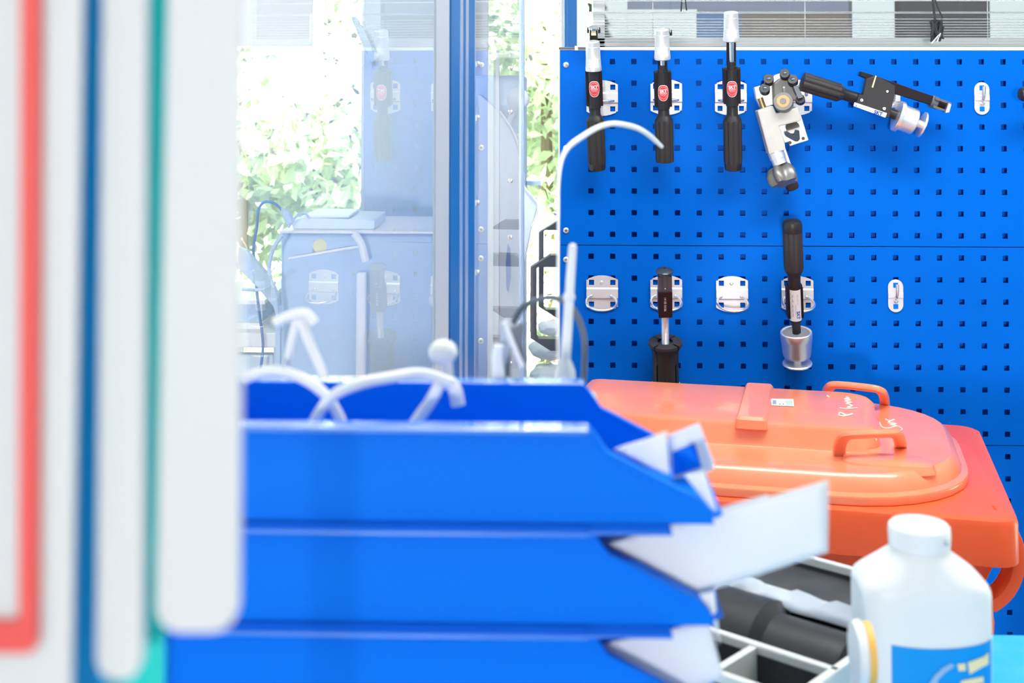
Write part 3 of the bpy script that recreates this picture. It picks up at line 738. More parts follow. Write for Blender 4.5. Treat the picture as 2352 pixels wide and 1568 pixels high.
MB().lathe(P2(2012, 530, -.042), P2(2050, 545, -.042), [(0, 58*e), (1, 56*e)], 32).build('tip_collar', 'octagon_grey', tt)
MB().prism([P2(u, v, -.048) for u, v in [(2040, 500), (2066, 512), (2045, 590), (2008, 596), (2010, 575)]], (0, -.006, 0)).build('tip_button', 'silver_satin', tt, bevel=.0006)
MB().prism([P2(u, v, -.0685) for u, v in [(1290, 342), (1326, 228), (1336, 232), (1302, 348)]], (0, -.003, 0)).build('gauge_blade', 'bottle_yellow', tt)
for u, v in ((1194, 470), (1416, 553), (1448, 384)):
    r = 15 if u < 1440 else 11
    s_ = MB().lathe(P2(u, v, -.068), P2(u, v, -.0695), [(0, r*e), (1, r*.9*e)], 18).build('cover_screw', 'silver', tt)
    MB().lathe(P2(u, v, -.0695), P2(u, v, -.0698), [(0, 6*e), (1, 5*e)], 6).build('screw_socket', 'black_lining', s_)
A, B_, C_, D_ = [P2(u, v, -.0685) for u, v in ((1122, 490), (1442, 598), (1425, 642), (1112, 528))]
lb = MB().prism([A, B_, C_, D_], (0, -.001, 0)).build('label', 'label_white', tt, bevel=.0003)
rgt = (B_-A).normalized(); upv = (A-D_); upv = (upv-rgt*rgt.dot(upv)).normalized()
mb = MB(); add_text(mb, 'SKT', 48*e, P2(1356, 598, -.0699), rgt, upv, bold=.0004); mb.build('label_logo', 'print_blue', lb)
mb = MB()
for k in range(22):
    mb.box(P2(1160+k*6.2, 528+k*2.15, -.0698), (4.4*e, .0002, 4*e), Matrix.Rotation(math.radians(19), 3, 'Y'))
mb.box(P2(1140, 526, -.0698), (11*e, .0002, 9*e)); mb.build('label_print', 'print_blue', lb)
MB().lathe(P2(1440, 585, -.05), P2(1545, 620, -.05), [(0, 50*e), (1, 50*e)], 32).build('drive_tube', 'black_plastic', tt)
a, b = P2(1535, 620, -.055), P2(1715, 688, -.055); pr = [(0, 148*e), (.03, 152*e), (.2, 152*e), (.22, 126*e)]
for i in range(22): pr += [(.24+i*.033, 124*e), (.255+i*.033, 127*e)]
pr += [(.98, 124*e), (1, 118*e)]
MB().lathe(a, b, pr, 56).build('ribbed_wheel', 'silver', tt)
MB().lathe(b, P2(1780, 712, -.055), [(0, 44*e), (1, 40*e)], 32).build('hub', 'silver', tt)
MB().lathe(P2(1776, 705, -.055), P2(1800, 714, -.055), [(0, 80*e), (.1, 126*e), (.7, 128*e), (1, 120*e)], 48).build('end_disc', 'silver', tt)
# tool cut by the right edge of the picture
bt = empty('knobbed_tool', W(2362, 220, -.05), 0, 'rounded black tool end at the right edge of the picture', 'tool')
MB().lathe(W(2341, 216, -.06), W(2420, 219, -.05), [(0, 8*q), (.03, 13*q), (.1, 16*q), (.3, 17*q), (.34, 13*q), (1, 13*q)], 36).build('knob', 'black_plastic', bt)
MB().cyl(W(2372, 219, -.04), W(2372, 219, -.002), 5*q).build('peg', 'wire_zinc', bt)

# ================================================================== RED BIN
RC = V((.582+CAM.x, 1.648+CAM.y, 0)); rz = math.radians(-12)
L, D = .70, .475
L = .64
rb = empty('wheelie_bin', RC, rz, 'large red plastic waste bin with orange red lid standing below the blue board', 'bin')
TB = FR[rb]; T = lambda x, y, z: TB @ V((x, y, z))
def rrect(x0, x1, y0, y1, r, n=8, rr=None):
    rs = rr or (r, r, r, r); pts = []
    for (cx, cy, a0, r_) in ((x1-rs[0], y1-rs[0], 0, rs[0]), (x0+rs[1], y1-rs[1], 90, rs[1]), (x0+rs[2], y0+rs[2], 180, rs[2]), (x1-rs[3], y0+rs[3], 270, rs[3])):
        for i in range(n+1): a = math.radians(a0+90*i/n); pts.append((cx+r_*math.cos(a), cy+r_*math.sin(a)))
    return pts
def loft(rings, mb=None, cap0=True, cap1=True):
    mb = mb or MB(); n = len(rings[0]); vs = [T(*p) for r in rings for p in r]; fs = []
    for j in range(len(rings)-1):
        for i in range(n): fs.append((j*n+i, j*n+(i+1) % n, (j+1)*n+(i+1) % n, (j+1)*n+i))
    if cap0: fs.append(list(range(n))[::-1])
    if cap1: fs.append(list(range((len(rings)-1)*n, len(rings)*n)))
    return mb.add(vs, fs, True)
def rg(x0, x1, y0, y1, z, r, rr=None): return [(x, y, z) for x, y in rrect(x0, x1, y0, y1, r, 8, rr)]
zt = 1.065
loft([rg(-L+.09, -.11, .07, D-.07, .06, .04), rg(-L+.07, -.11, .055, D-.05, .5, .04), rg(-L+.05, -.088, .042, D-.04, zt-.13, .04), rg(-L+.045, -.075, .04, D-.035, zt-.05, .04)]).build('body', 'bin_red', rb)
loft([rg(-L, 0, 0, D, zt-.058, .03), rg(-L, 0, 0, D, zt-.010, .03), rg(-L+.002, -.002, .002, D-.002, zt-.003, .03), rg(-L+.008, -.008, .008, D-.008, zt, .028)]).build('rim', 'bin_red', rb)
for (x, y) in ((-.035, .08), (-.035, .18), (-.035, .28), (-.035, .38)): loft([rg(x-.06, x-.022, y-.003, y+.003, zt-.15, .001), rg(x-.03, x+.022, y-.003, y+.003, zt-.058, .001)]).build('rim_rib', 'bin_red', rb)
# lid: base skirt, terrace, raised plateau
LR = (.15, .03, .03, .17)
def lg(i, z): return rg(-L+.02+i, -.045-i, .012+i, D-.02-i, z, .02, tuple(max(.01, r-i) for r in LR))
def pg(i, z): return rg(-L+.035+i, -.165-i, .135+i*.6, D-.115-i*.6, z, .02, tuple(max(.006, r-i) for r in (.05, .02, .02, .03)))
rings = [lg(0, zt+.001), lg(-.001, zt+.010), lg(0, zt+.012), lg(.008, zt+.012+.003), lg(.014, zt+.030), lg(.022, zt+.036), lg(.05, zt+.037)]
loft(rings).build('lid', 'lid_red', rb)
loft([pg(-.012, zt+.034), pg(-.004, zt+.040), pg(.0, zt+.062), pg(.006, zt+.067), pg(.02, zt+.069)]).build('lid_plateau', 'lid_red', rb)
loft([lg(.004, zt-.0005), lg(.004, zt+.002)]).build('lid_seam', 'lid_dark_seam', rb)
pL = WZ(1690, 962, zt+.069); pR = WZ(1765, 962, zt+.069); inv = TB.inverted(); a = inv @ pL; b = inv @ pR
loft([rg(a.x, b.x, .128, D-.122, zt+.060, .006), rg(a.x+.001, b.x-.001, .130, D-.124, zt+.072, .006), rg(a.x+.004, b.x-.004, .134, D-.128, zt+.076, .006)]).build('raised_tab', 'lid_red', rb)
zl = zt+.0696
c = [WZ(x, y, zl) for x, y in ((1771, 916), (1822, 917), (1824, 933), (1772, 931))]
st = MB().prism(c, (0, 0, .0006)).build('lid_sticker', 'label_white', rb)
c = [WZ(x, y, zl+.0008) for x, y in ((1804, 919), (1820, 919.5), (1821, 930), (1806, 929))]
MB().prism(c, (0, 0, .0002)).build('sticker_panel', 'sticker_green', st)
mb = MB()
for k in range(6): mb.prism([WZ(x, y, zl+.0008) for x, y in ((1775+k*1.4, 918+(k % 2)), (1776+k*1.4, 918+(k % 2)), (1776+k*1.4, 928), (1775+k*1.4, 928))], (0, 0, .0002))
for x in (1790, 1798): mb.prism([WZ(x+dx, 926+dy, zl+.0008) for dx, dy in ((0, 0), (2.5, 0), (2.5, 3), (0, 3))], (0, 0, .0002))
mb.build('sticker_print', 'print_grey', st)
random.seed(3)
mb = MB()
def scrib(pts, z, r=.0010):
    mb.tube([WZ(x, y, z) for x, y in pts], r, 5, sub=4)
scrib([(1944, 911), (1950, 914), (1940, 916), (1954, 918), (1941, 921), (1956, 924), (1944, 926), (1958, 931), (1946, 935), (1960, 938)], zl+.0006)
scrib([(1928, 936), (1945, 938), (1970, 936)], zl+.0006, .0008); scrib([(1926, 950), (1932, 948), (1945, 953), (1958, 950), (1940, 955), (1927, 953)], zl+.0006, .0014)
scrib([(1900, 909), (1904, 911)], zl+.0006, .0014)
mb.build('handwriting', 'chalk', rb); mb = MB()
zl2 = zt+.0376
scrib([(2034, 962), (2042, 966), (2054, 963), (2040, 970), (2058, 973), (2044, 975), (2060, 978)], zl2, .0011); scrib([(2020, 970), (2026, 980), (2040, 983), (2060, 978), (2072, 985), (2066, 989)], zl2, .0009)
mb.build('handwriting', 'chalk', rb)
def hpath(pts, fl): 
    return MB().tube(pts, 1, 12, sub=5, flat=fl)
z1 = zt+.033
hpath([WZ(1928, 1052, z1), WZ(1929, 1022, z1+.020), WZ(1941, 1003, z1+.036), WZ(1965, 999, z1+.040), WZ(2030, 996, z1+.040), WZ(2058, 996, z1+.036), WZ(2067, 1012, z1+.018), WZ(2068, 1034, z1-.004)], (.0085, .0042)).build('front_handle', 'lid_red', rb)
hpath([WZ(1899, 915, z1), WZ(1899, 900, z1+.014), WZ(1907, 888, z1+.030), WZ(1925, 884, z1+.036), WZ(1990, 890, z1+.038), WZ(2020, 896, z1+.036), WZ(2030, 910, z1+.020), WZ(2033, 934, z1-.004)], (.0075, .0052)).build('rear_handle', 'lid_red', rb)
a = inv @ WZ(1930, 1060, z1); b = inv @ WZ(2150, 1075, z1)
loft([rg(a.x, b.x, .064, .122, zt+.030, .02), rg(a.x+.004, b.x-.004, .067, .119, zt+.040, .019), rg(a.x+.012, b.x-.012, .073, .112, zt+.043, .016)]).build('handle_pad', 'lid_red', rb)
# C shaped grip at the right end
sC = 1.70; pts = []
for i in range(17):
    a = math.radians(62 - i*132/16); pts.append(B(2222+114*math.cos(a), 1282-118*math.sin(a), sC))
pts.append(B(2264, 1425, sC)); pts.append(B(2262, 1470, sC))
MB().tube(pts, 1, 12, flat=(.010, .0095), nrm=(0, 1, 0)).build('grip_loop', 'bin_red', rb)
pts2 = [p + (V((B(2222, 1282, sC).x, p.y, B(2222, 1282, sC).z))-p).normalized()*.009 for p in pts[:17]]
MB().tube(pts2, 1, 12, flat=(.018, .003), nrm=(0, 1, 0)).build('loop_web', 'bin_red', rb)
for x in (-.12, -L+.12):
    MB().cyl(T(x-.02, D-.1, .06), T(x+.02, D-.1, .06), .06, 28).build('wheel', 'black_plastic', rb)

# ================================================================== GLASS PARTITION (left, runs along the line of sight)
def gx(s): return -.0463 + CAM.x - (2.3158-s)*.0778
def gp(s, z, o=0): return V((gx(s)+o, CAM.y+s, z))
phi = math.atan(.0778); RG = Matrix.Rotation(-phi, 3, 'Z')
def gbox(mb, s0, s1, z0, z1, t, o=0):
    a, b = gp(s0, z0, o), gp(s1, z0, o); c = (a+b)/2; c.z = (z0+z1)/2
    return mb.box(c, (t, (b-a).length, z1-z0), RG)
gw = empty('glass_partition', gp(1.55, 0), 0, 'glass partition with blue upright profile left of the blue board, mirroring the board', 'partition')
def pane(s0, s1, z0, z1):
    a, b = gp(s0, z0), gp(s1, z0); mb = MB(); mb.add([a, b, b+V((0, 0, z1-z0)), a+V((0, 0, z1-z0))], [(0, 1, 2, 3)]); o = mb.build('glass_pane', 'glass_pane', gw); return o
pane(.735, 1.37, 1.128, 2.72); pane(1.675, 2.29, 1.09, 2.72)
sp_ = lambda px: .2265/((1262-px)/3000+.0778)
def strip(name, px0, px1, t, m_, bev=.0006):
    gbox(MB(), sp_(px0), sp_(px1)-.0008, 0, 2.75, t).build(name, m_, gw, bevel=bev)
strip('door_stile', 998, 1029, .003, 'seal_grey'); strip('upright_profile', 1029, 1049, .007, 'post_blue'); strip('profile_rib', 1049, 1055, .009, 'post_light')
strip('upright_profile', 1055, 1062, .006, 'post_blue'); strip('profile_rib', 1062, 1068, .009, 'post_light'); strip('upright_profile', 1068, 1084, .007, 'post_blue')
strip('profile_rib', 1084, 1088, .005, 'post_light')
gbox(MB(), 1.675, 2.29, 1.065, 1.09, .012).build('bottom_rail', 'post_light', gw)
gbox(MB(), 1.2, 1.37, 1.108, 1.128, .012).build('bottom_rail', 'post_light', gw)
gbox(MB(), .735, 1.2, 1.114, 1.128, .012).build('bottom_rail', 'post_light', gw)
gbox(MB(), 2.28, 2.295, 0, 2.75, .008).build('end_profile', 'post_light', gw)
mb = MB()
for s in (1.7, 2.1):
    for z in (1.16, 1.36, 1.45, 1.56, 1.63): mb.lathe(gp(s, z, .001), gp(s, z, .004), [(0, .004), (.7, .0035), (1, .001)], 14)
mb.build('pane_studs', 'silver_satin', gw)

# ================================================================== THINGS BEHIND THE PARTITION
def Q(px, py, Y): return W(px, py, Y)
ym = .42
mc = empty('machine_housing', (Q(1130, 0, ym).x, ym, 0), 0, 'pale blue machine housing with curved side and ball knob, seen left of the board', 'machine')
MB().b2((Q(1050, 0, ym).x, ym, 0), (Q(1206, 0, ym).x, ym+.25, Q(0, 172, ym).z)).build('cabinet', 'machine_mid', mc, bevel=.006)
out = [(1100, 215), (1148, 255), (1178, 300), (1196, 350), (1203, 400), (1205, 430), (1236, 470), (1222, 520), (1206, 600), (1200, 860), (1200, 1200), (1100, 1200)]
MB().prism([Q(x, y, ym-.005) for x, y in out], (0, -.04, 0)).build('side_shield', 'machine_pale', mc, bevel=.003)
MB().tube([Q(x, y, ym-.05) for x, y in out[1:8]], .0022, 8, sub=4).build('shield_edge', 'machine_white', mc)
MB().ball(Q(1190, 228, ym-.05), 26*S(ym-.05), 28).build('ball_knob', 'machine_pale', mc)
MB().cyl(Q(1190, 228, ym-.05), Q(1165, 290, ym-.03), .006).build('knob_stem', 'machine_pale', mc)
MB().b2((Q(1142, 0, ym).x, ym-.06, 0), (Q(1149, 0, ym).x, ym-.045, Q(0, 116, ym).z)).build('white_edge', 'machine_white', mc)
MB().prism([Q(x, y, ym-.052) for x, y in ((1166, 560), (1172, 570), (1173, 640), (1168, 672), (1163, 660), (1162, 600))], (0, -.006, 0)).build('slot_cover', 'board_blue', mc)
for px, py in ((1124, 340), (1192, 312), (1124, 528), (1122, 594), (1122, 784)):
    MB().ball(Q(px, py, ym-.004), .006, 12).build('dome_bolt', 'machine_white', mc)
MB().b2((Q(1209, 0, .5).x, .5, Q(0, 421, .5).z), (Q(1242, 0, .5).x, .52, Q(0, 412, .5).z)).b2((Q(1200, 0, .5).x, .5, Q(0, 421, .5).z), (Q(1210, 0, .5).x, .52, Q(0, 412, .5).z)).build('side_stub', 'machine_mid', mc)
def octagon(name, cx, cy, hw, hh, ch, t, Y, m, label):
    q2 = S(Y); c = Q(cx, cy, Y)
    def ring(i): 
        w_, h_ = (hw-i)*q2, (hh-i)*q2; k = ch*q2*(1-.0*i); k2 = ch*.55*q2
        return [(w_-k2*1.6, h_), (w_, h_-k2), (w_, -h_+k2), (w_-k2*1.6, -h_), (-w_+k2*1.6, -h_), (-w_, -h_+k2), (-w_, h_-k2), (-w_+k2*1.6, h_)]
    def inner(i):
        w_, h_ = (hw-i)*q2, (hh-i*1.9)*q2; return [(w_-.003, h_), (w_, h_-.003), (w_, -h_+.003), (w_-.003, -h_), (-w_+.003, -h_), (-w_, -h_+.003), (-w_, h_-.003), (-w_+.003, h_)]
    A_, B2 = ring(0), inner(t); vs = []; fs = []
    for y_ in (0, -.03):
        for x, z in A_+B2: vs.append((c.x+x, c.y+y_, c.z+z))
    for i in range(8):
        j = (i+1) % 8; fs += [(i, j, 8+j, 8+i), (16+i, 24+i, 24+j, 16+j), (i, 16+i, 16+j, j), (8+i, 8+j, 24+j, 24+i)]
    root = empty(name, (c.x, Y, c.z-hh*q2), 0, label, 'handle')
    MB().add(vs, fs).build('frame', m, root, bevel=.002)
    MB().box((c.x+hw*q2+.01, Y, c.z-hh*q2/2), (.04, .02, .02)).build('bracket', m, root)
    MB().b2((c.x+hw*q2+.02, Y-.01, 0), (c.x+hw*q2+.04, Y+.01, c.z)).build('stand', m, root)
    return root
octagon('grab_frame', 1292, 690, 73, 107, 52, 14, .20, 'octagon_grey', 'nearer dark grey eight sided handle frame peeking out left of the board')
octagon('grab_frame', 1300, 615, 62, 110, 50, 11, .34, 'octagon_grey', 'farther dark grey eight sided handle frame behind the nearer one')
# white crumpled bags on a shelf beyond the handles
sh = struct(MB().b2((Q(1220, 0, .7).x, .69, .90), (Q(1440, 0, .7).x, .85, .92)).b2((Q(1230, 0, .7).x, .70, 0), (Q(1240, 0, .7).x, .73, .90)).b2((Q(1420, 0, .7).x, .70, 0), (Q(1430, 0, .7).x, .73, .90)).build('trim_7', 'machine_white'))
for k, (px, py, r) in enumerate(((1262, 802, .036), (1268, 752, .026), (1262, 862, .038))):
    random.seed(k); mb = MB(); c = Q(px, py, .77); n = 18; vs = []; fs = []
    for i in range(10):
        t = math.pi*i/9
        for j in range(n):
            a = 2*math.pi*j/n; rr = r*(1+.22*random.uniform(-1, 1)); vs.append(c+V((rr*1.3*math.sin(t)*math.cos(a), rr*math.sin(t)*math.sin(a), rr*.7*math.cos(t))))
    for i in range(9):
        for j in range(n): fs.append((i*n+j, (i+1)*n+j, (i+1)*n+(j+1) % n, i*n+(j+1) % n))
    tag(mb.add(vs, fs, True).build('plastic_bag', 'machine_white', subsurf=2), ['crumpled white plastic bag, middle one of the pile behind the handle frames', 'crumpled white plastic bag on top of the pile behind the handle frames', 'crumpled white plastic bag at the bottom of the pile behind the handle frames'][k], 'bag', 'white bags left of the board')
# box shaped machine with yellow dot
y2 = .30
bx_ = empty('control_cabinet', (Q(750, 0, y2).x, y2+.1, 0), 0, 'pale blue cabinet with round yellow dot seen through the glass partition', 'cabinet')
MB().b2((Q(650, 0, y2).x, y2, 0), (Q(1000, 0, y2).x, y2+.3, Q(0, 532, y2).z)).build('case', 'machine_mid', bx_, bevel=.006)
MB().b2((Q(648, 0, y2).x, y2-.01, Q(0, 532, y2).z), (Q(1000, 0, y2).x, y2+.3, Q(0, 526, y2).z)).build('top_cover', 'machine_white', bx_, bevel=.002)
MB().lathe(Q(735, 565, y2-.001), Q(735, 565, y2-.003), [(0, 16*S(y2)), (1, 16*S(y2))], 36).build('yellow_dot', 'yellow_dot', bx_)
MB().tube([Q(663, 594, y2-.03), Q(825, 566, y2-.03)], .0030, 8).build('white_trim', 'machine_white', bx_)
MB().b2((Q(828, 0, y2).x, y2-.04, 0), (Q(850, 0, y2).x, y2-.02, Q(0, 616, y2).z)).build('side_pipe', 'machine_white', bx_, bevel=.004)
MB().tube([Q(813, 535, y2-.03), Q(830, 560, y2-.03), Q(840, 600, y2-.03)], .008, 10, sub=4).build('pipe_bend', 'machine_white', bx_)
kb = empty('flat_device', (Q(760, 0, y2).x, y2+.1, Q(0, 526, y2).z), 0, 'flat pale device lying on top of the cabinet with the yellow dot', 'device')
zc = Q(0, 526, y2).z
MB().prism([(Q(672, 0, y2).x, y2+.02, zc), (Q(700, 0, y2).x, y2+.02, zc-.0), (Q(860, 0, y2).x, y2+.02, zc), (Q(860, 0, y2).x, y2+.02, zc+.020), (Q(690, 0, y2).x, y2+.02, zc+.023), (Q(668, 0, y2).x, y2+.02, zc+.016)], (0, .18, 0)).build('case', 'machine_pale', kb, bevel=.003)
MB().b2((Q(695, 0, y2).x, y2+.03, zc+.022), (Q(800, 0, y2).x, y2+.18, zc+.027)).build('keys', 'machine_white', kb, bevel=.002)
cb = empty('power_cable', Q(600, 700, y2), 0, 'blue cable arching up to a plug left of the cabinet behind the glass', 'cable')
MB().tube([Q(x, y, y2-.02) for x, y in ((598, 850), (604, 790), (596, 720), (590, 670), (588, 620), (582, 575), (590, 520), (594, 480), (610, 463), (632, 468), (648, 482))], .0028, 8, sub=5).build('cord', 'post_blue', cb)
MB().prism([Q(x, y, y2-.025) for x, y in ((644, 476), (664, 486), (674, 512), (662, 518), (648, 498))], (0, .014, 0)).build('plug', 'machine_mid', cb, bevel=.003)
MB().tube([Q(x, y, y2-.02) for x, y in ((662, 522), (678, 500), (692, 489), (704, 492), (711, 502))], .0025, 8, sub=5).build('cord_end', 'machine_mid', cb)
am = empty('support_arm', Q(600, 640, .24), 0, 'dark blue slanted arm at the left behind the glass, beside the cabinet', 'arm')
MB().prism([Q(x, y, .25) for x, y in ((552, 565), (570, 572), (622, 630), (640, 670), (650, 760), (632, 700), (600, 660), (552, 612))], (0, -.02, 0)).build('bar', 'machine_mid', am, bevel=.002)
MB().tube([Q(x, y, .22) for x, y in ((648, 540), (626, 575), (618, 620), (628, 660))], .004, 8, sub=4).tube([Q(x, y, .22) for x, y in ((556, 664), (600, 665), (632, 648))], .003, 8, sub=3).build('hose', 'machine_mid', am)
MB().b2((Q(640, 0, .24).x, .235, 0), (Q(650, 0, .24).x, .25, Q(0, 700, .24).z)).build('foot_post', 'machine_mid', am)
dk = empty('desk', (Q(590, 0, .5).x, .5, 0), 0, 'white desk under the window at the far left behind the glass', 'desk')
zd = Q(0, 760, .3).z
MB().b2((Q(430, 0, .3).x, .3, zd-.03), (Q(640, 0, .3).x, .8, zd)).build('desk_top', 'machine_white', dk, bevel=.003)
MB().b2((Q(430, 0, .3).x, .32, 0), (Q(440, 0, .3).x, .78, zd-.03)).b2((Q(630, 0, .3).x, .32, 0), (Q(638, 0, .3).x, .78, zd-.03)).build('side_panel', 'machine_mid', dk)
MB().b2((Q(445, 0, .3).x, .33, zd-.16), (Q(628, 0, .3).x, .36, zd-.05)).build('drawer_front', 'machine_pale', dk, bevel=.003)
pt = empty('paper_tray', (Q(590, 0, .42).x, .42, zd), 0, 'white and blue paper tray standing on the desk behind the glass', 'tray')
MB().b2((Q(500, 0, .4).x, .34, zd), (Q(622, 0, .4).x, .6, zd+.012)).b2((Q(500, 0, .4).x, .34, zd+.05), (Q(628, 0, .4).x, .6, zd+.058)).build('shelf', 'machine_white', pt)
MB().b2((Q(505, 0, .4).x, .36, zd+.012), (Q(618, 0, .4).x, .58, zd+.05)).build('tray_body', 'machine_mid', pt)
lv = empty('lever_arm', Q(850, 150, .55), 0, 'slanted grey lever on the column, behind the glass near the top', 'lever')
MB().prism([Q(x, y, .80) for x, y in ((808, 40), (818, 38), (838, 68), (858, 110), (858, 160), (848, 130), (830, 92))], (0, -.02, 0)).build('lever', 'machine_mid', lv, bevel=.003)
MB().cyl(Q(856, 130, .83), Q(856, 130, .76), .012).build('pivot', 'machine_mid', lv)

# ================================================================== WORKBENCH AND BLUE BINS
zb = 1.107
wb = empty('workbench', (.1, CAM.y+.7, 0), 0, 'workbench with cyan blue top under the bottle and blue bins', 'workbench')
MB().b2((-.55, CAM.y+.22, zb-.03), (.62, CAM.y+1.212, zb)).build('bench_top', 'bench_cyan', wb, bevel=.004)
for x in (-.5, .57):
    for y in (.27, 1.16): MB().b2((x-.02, CAM.y+y-.02, 0), (x+.02, CAM.y+y+.02, zb-.03)).build('leg', 'bench_grey', wb)
MB().b2((-.5, CAM.y+1.15, zb-.12), (.57, CAM.y+1.17, zb-.03)).b2((-.5, CAM.y+.26, zb-.12), (.57, CAM.y+.28, zb-.03)).build('apron', 'bench_grey', wb)
sn, sf = .60, .70
pitch = .0472; ztop = B(1000, 985, .60).z; pitch = (ztop-B(1000, 1455, .60).z)/2
XF = lambda px, s=.60: (px-1262)/3000*s + CAM.x
def storage_bin(k, label):
    zt_ = ztop-k*pitch; z0 = zt_-pitch+.0002; y0, y1 = CAM.y+sn, CAM.y+sf+.006
    xb, x1 = XF(372), XF(1640); th = .0018
    root = empty('storage_bin', ((xb+x1)/2, (y0+y1)/2, z0), 0, label, 'storage bin', 'stack of blue storage bins')
    # side profile: flat rim, notch, slope down to the low front lip
    pf_ = [(xb, z0+.0004), (xb, zt_), (XF(1345), zt_), (XF(1362), zt_-.003), (XF(1395), zt_-.0125), (XF(1425), zt_-.0155), (XF(1610), zt_-.0345), (XF(1632), zt_-.039), (XF(1642), z0+.0004)]
    tp = lambda z: .0115
    for sg, y in ((1, y0), (-1, y1)):
        n = len(pf_); vs = [(x, y+sg*tp(z), z) for x, z in pf_]+[(x, y+sg*(tp(z)+th), z) for x, z in pf_]
        MB().add(vs, [list(range(n)), list(range(n, 2*n))]+[(i, (i+1) % n, n+(i+1) % n, n+i) for i in range(n)]).build('side_wall', 'bin_blue', root)
    MB().b2((xb, y0+.008, z0+.004), (xb+th, y1-.008, zt_)).build('back_wall', 'bin_blue', root)
    MB().b2((xb+.002, y0+.0135, z0), (XF(1640), y1-.0135, z0+.004)).build('base', 'bin_blue', root)
    MB().prism([(XF(1636), y0+.009, z0+.004), (XF(1650), y0+.009, zt_-.040), (XF(1650)+.002, y0+.009, zt_-.040), (XF(1640)+.001, y0+.009, z0+.004)], (0, y1-y0-.018, 0)).build('front_lip', 'bin_blue', root)
    for sg, ya in ((1, y0), (-1, y1)):
        MB().b2((xb-.001, ya, zt_-.0026), (XF(1352), ya+sg*.0130, zt_+.0001)).build('side_rim', 'rim_blue', root, bevel=.0007)
        MB().tube([V((x, ya+sg*tp(z), z)) for x, z in [(XF(1350), zt_-.001), (XF(1364), zt_-.0042), (XF(1395), zt_-.0130), (XF(1425), zt_-.0158), (XF(1608), zt_-.0345)]], 1, 8, flat=(.0028, .0009), nrm=(0, 1, 0)).build('slope_rim', 'bin_blue', root)
        MB().b2((XF(1353), ya, z0-.0012), (XF(1540), ya+sg*.0132, z0+.0001)).build('stacking_ledge', 'rim_blue', root)
    MB().b2((xb-.002, y0, zt_-.0022), (xb+.004, y1, zt_+.0001)).build('back_rim', 'rim_blue', root)
    # stacking ledge: a pale horizontal strip just under the next bin
    return root
ord_ = ['topmost', 'second', 'third', 'fourth', 'fifth', 'sixth']
for k in range(6):
    storage_bin(k, ['open blue plastic storage bin on top of the stack, holding white cable ties',
                    'blue plastic storage bin second from the top, big white papers sticking out of it',
                    'blue plastic storage bin third from the top, cut off by the bottom edge',
                    'blue plastic storage bin fourth from the top, just below the picture edge',
                    'blue plastic storage bin fifth from the top, below the picture edge',
                    'blue plastic storage bin at the very bottom of the stack on the bench'][k])
zs_ = ztop-6*pitch
tag(MB().b2((XF(372)+.004, CAM.y+sn+.002, zb), (XF(1600), CAM.y+sf-.002, zs_+.0002)).build('plinth', 'bench_grey'), 'grey plinth under the stack of blue storage bins', 'plinth')

# papers and label cards
def sheet(name, corners, s, label, cat, m='paper', th=.0008, wav=.0009, nu=14, nv=8, ds=None, grp=None):
    a, b, c, d = [B(x, y, s+(ds[i] if ds else 0)) for i, (x, y) in enumerate(corners)]; vs = []; fs = []
    for j in range(nv+1):
        for i in range(nu+1):
            u, v = i/nu, j/nv; p = a.lerp(b, u).lerp(d.lerp(c, u), v)
            p.y += wav*math.sin(u*5+v*2)*math.sin(v*3.1); p.z += wav*.15*math.sin(u*9); vs.append(p)
    n1 = nu+1
    for j in range(nv):
        for i in range(nu): fs.append((j*n1+i, j*n1+i+1, (j+1)*n1+i+1, (j+1)*n1+i))
    mb = MB(); mb.add(vs, fs, True); o = mb.build(name, m, thick=th)
    return tag(o, label, cat, grp)
sheet('paper_sheet', ((1372, 1243), (1765, 1135), (1752, 1318), (1605, 1362)), .632, 'rear white sheet of the wad sticking out of the second blue bin', 'paper', ds=(0, 0, 0, 0), grp='white papers in the blue bins')
sheet('paper_sheet', ((1390, 1250), (1903, 1102), (1902, 1268), (1602, 1362)), .622, 'large front white sheet fanning far out of the second blue bin towards the bottle', 'paper', grp='white papers in the blue bins')
sheet('paper_sheet', ((1372, 1482), (1628, 1424), (1662, 1555), (1560, 1600)), .622, 'white sheet sticking out of the third blue bin at the bottom of the picture', 'paper', grp='white papers in the blue bins')
sheet('label_card', ((1410, 1032), (1532, 990), (1538, 1090), (1500, 1078)), .622, 'white triangular card standing inside the front of the top blue bin', 'card', wav=.001)
hd = empty('label_holder', B(1590, 1100, .66), 0, 'whitish label holder with blue centre at the front of the top blue bin', 'label holder')
def quad(name, pts, s, m, par, th=.001):
    ps = [B(x, y, s) for x, y in pts]; return MB().prism(ps, (0, th, 0)).build(name, m, par)
quad('frame', ((1535, 1000), (1606, 972), (1640, 1060), (1638, 1080), (1545, 1100)), .67, 'paper', hd)
quad('blue_insert', ((1545, 1040), (1596, 1018), (1612, 1072), (1548, 1092)), .668, 'bin_blue', hd)
sheet('label_card', ((1572, 1092), (1618, 1080), (1648, 1180), (1618, 1148)), .615, 'white card curling over the front lip of the top blue bin', 'card', wav=.001)
sheet('label_card', ((1606, 1365), (1640, 1355), (1652, 1480), (1634, 1410)), .615, 'white card curling over the front lip of the second blue bin', 'card', wav=.001)

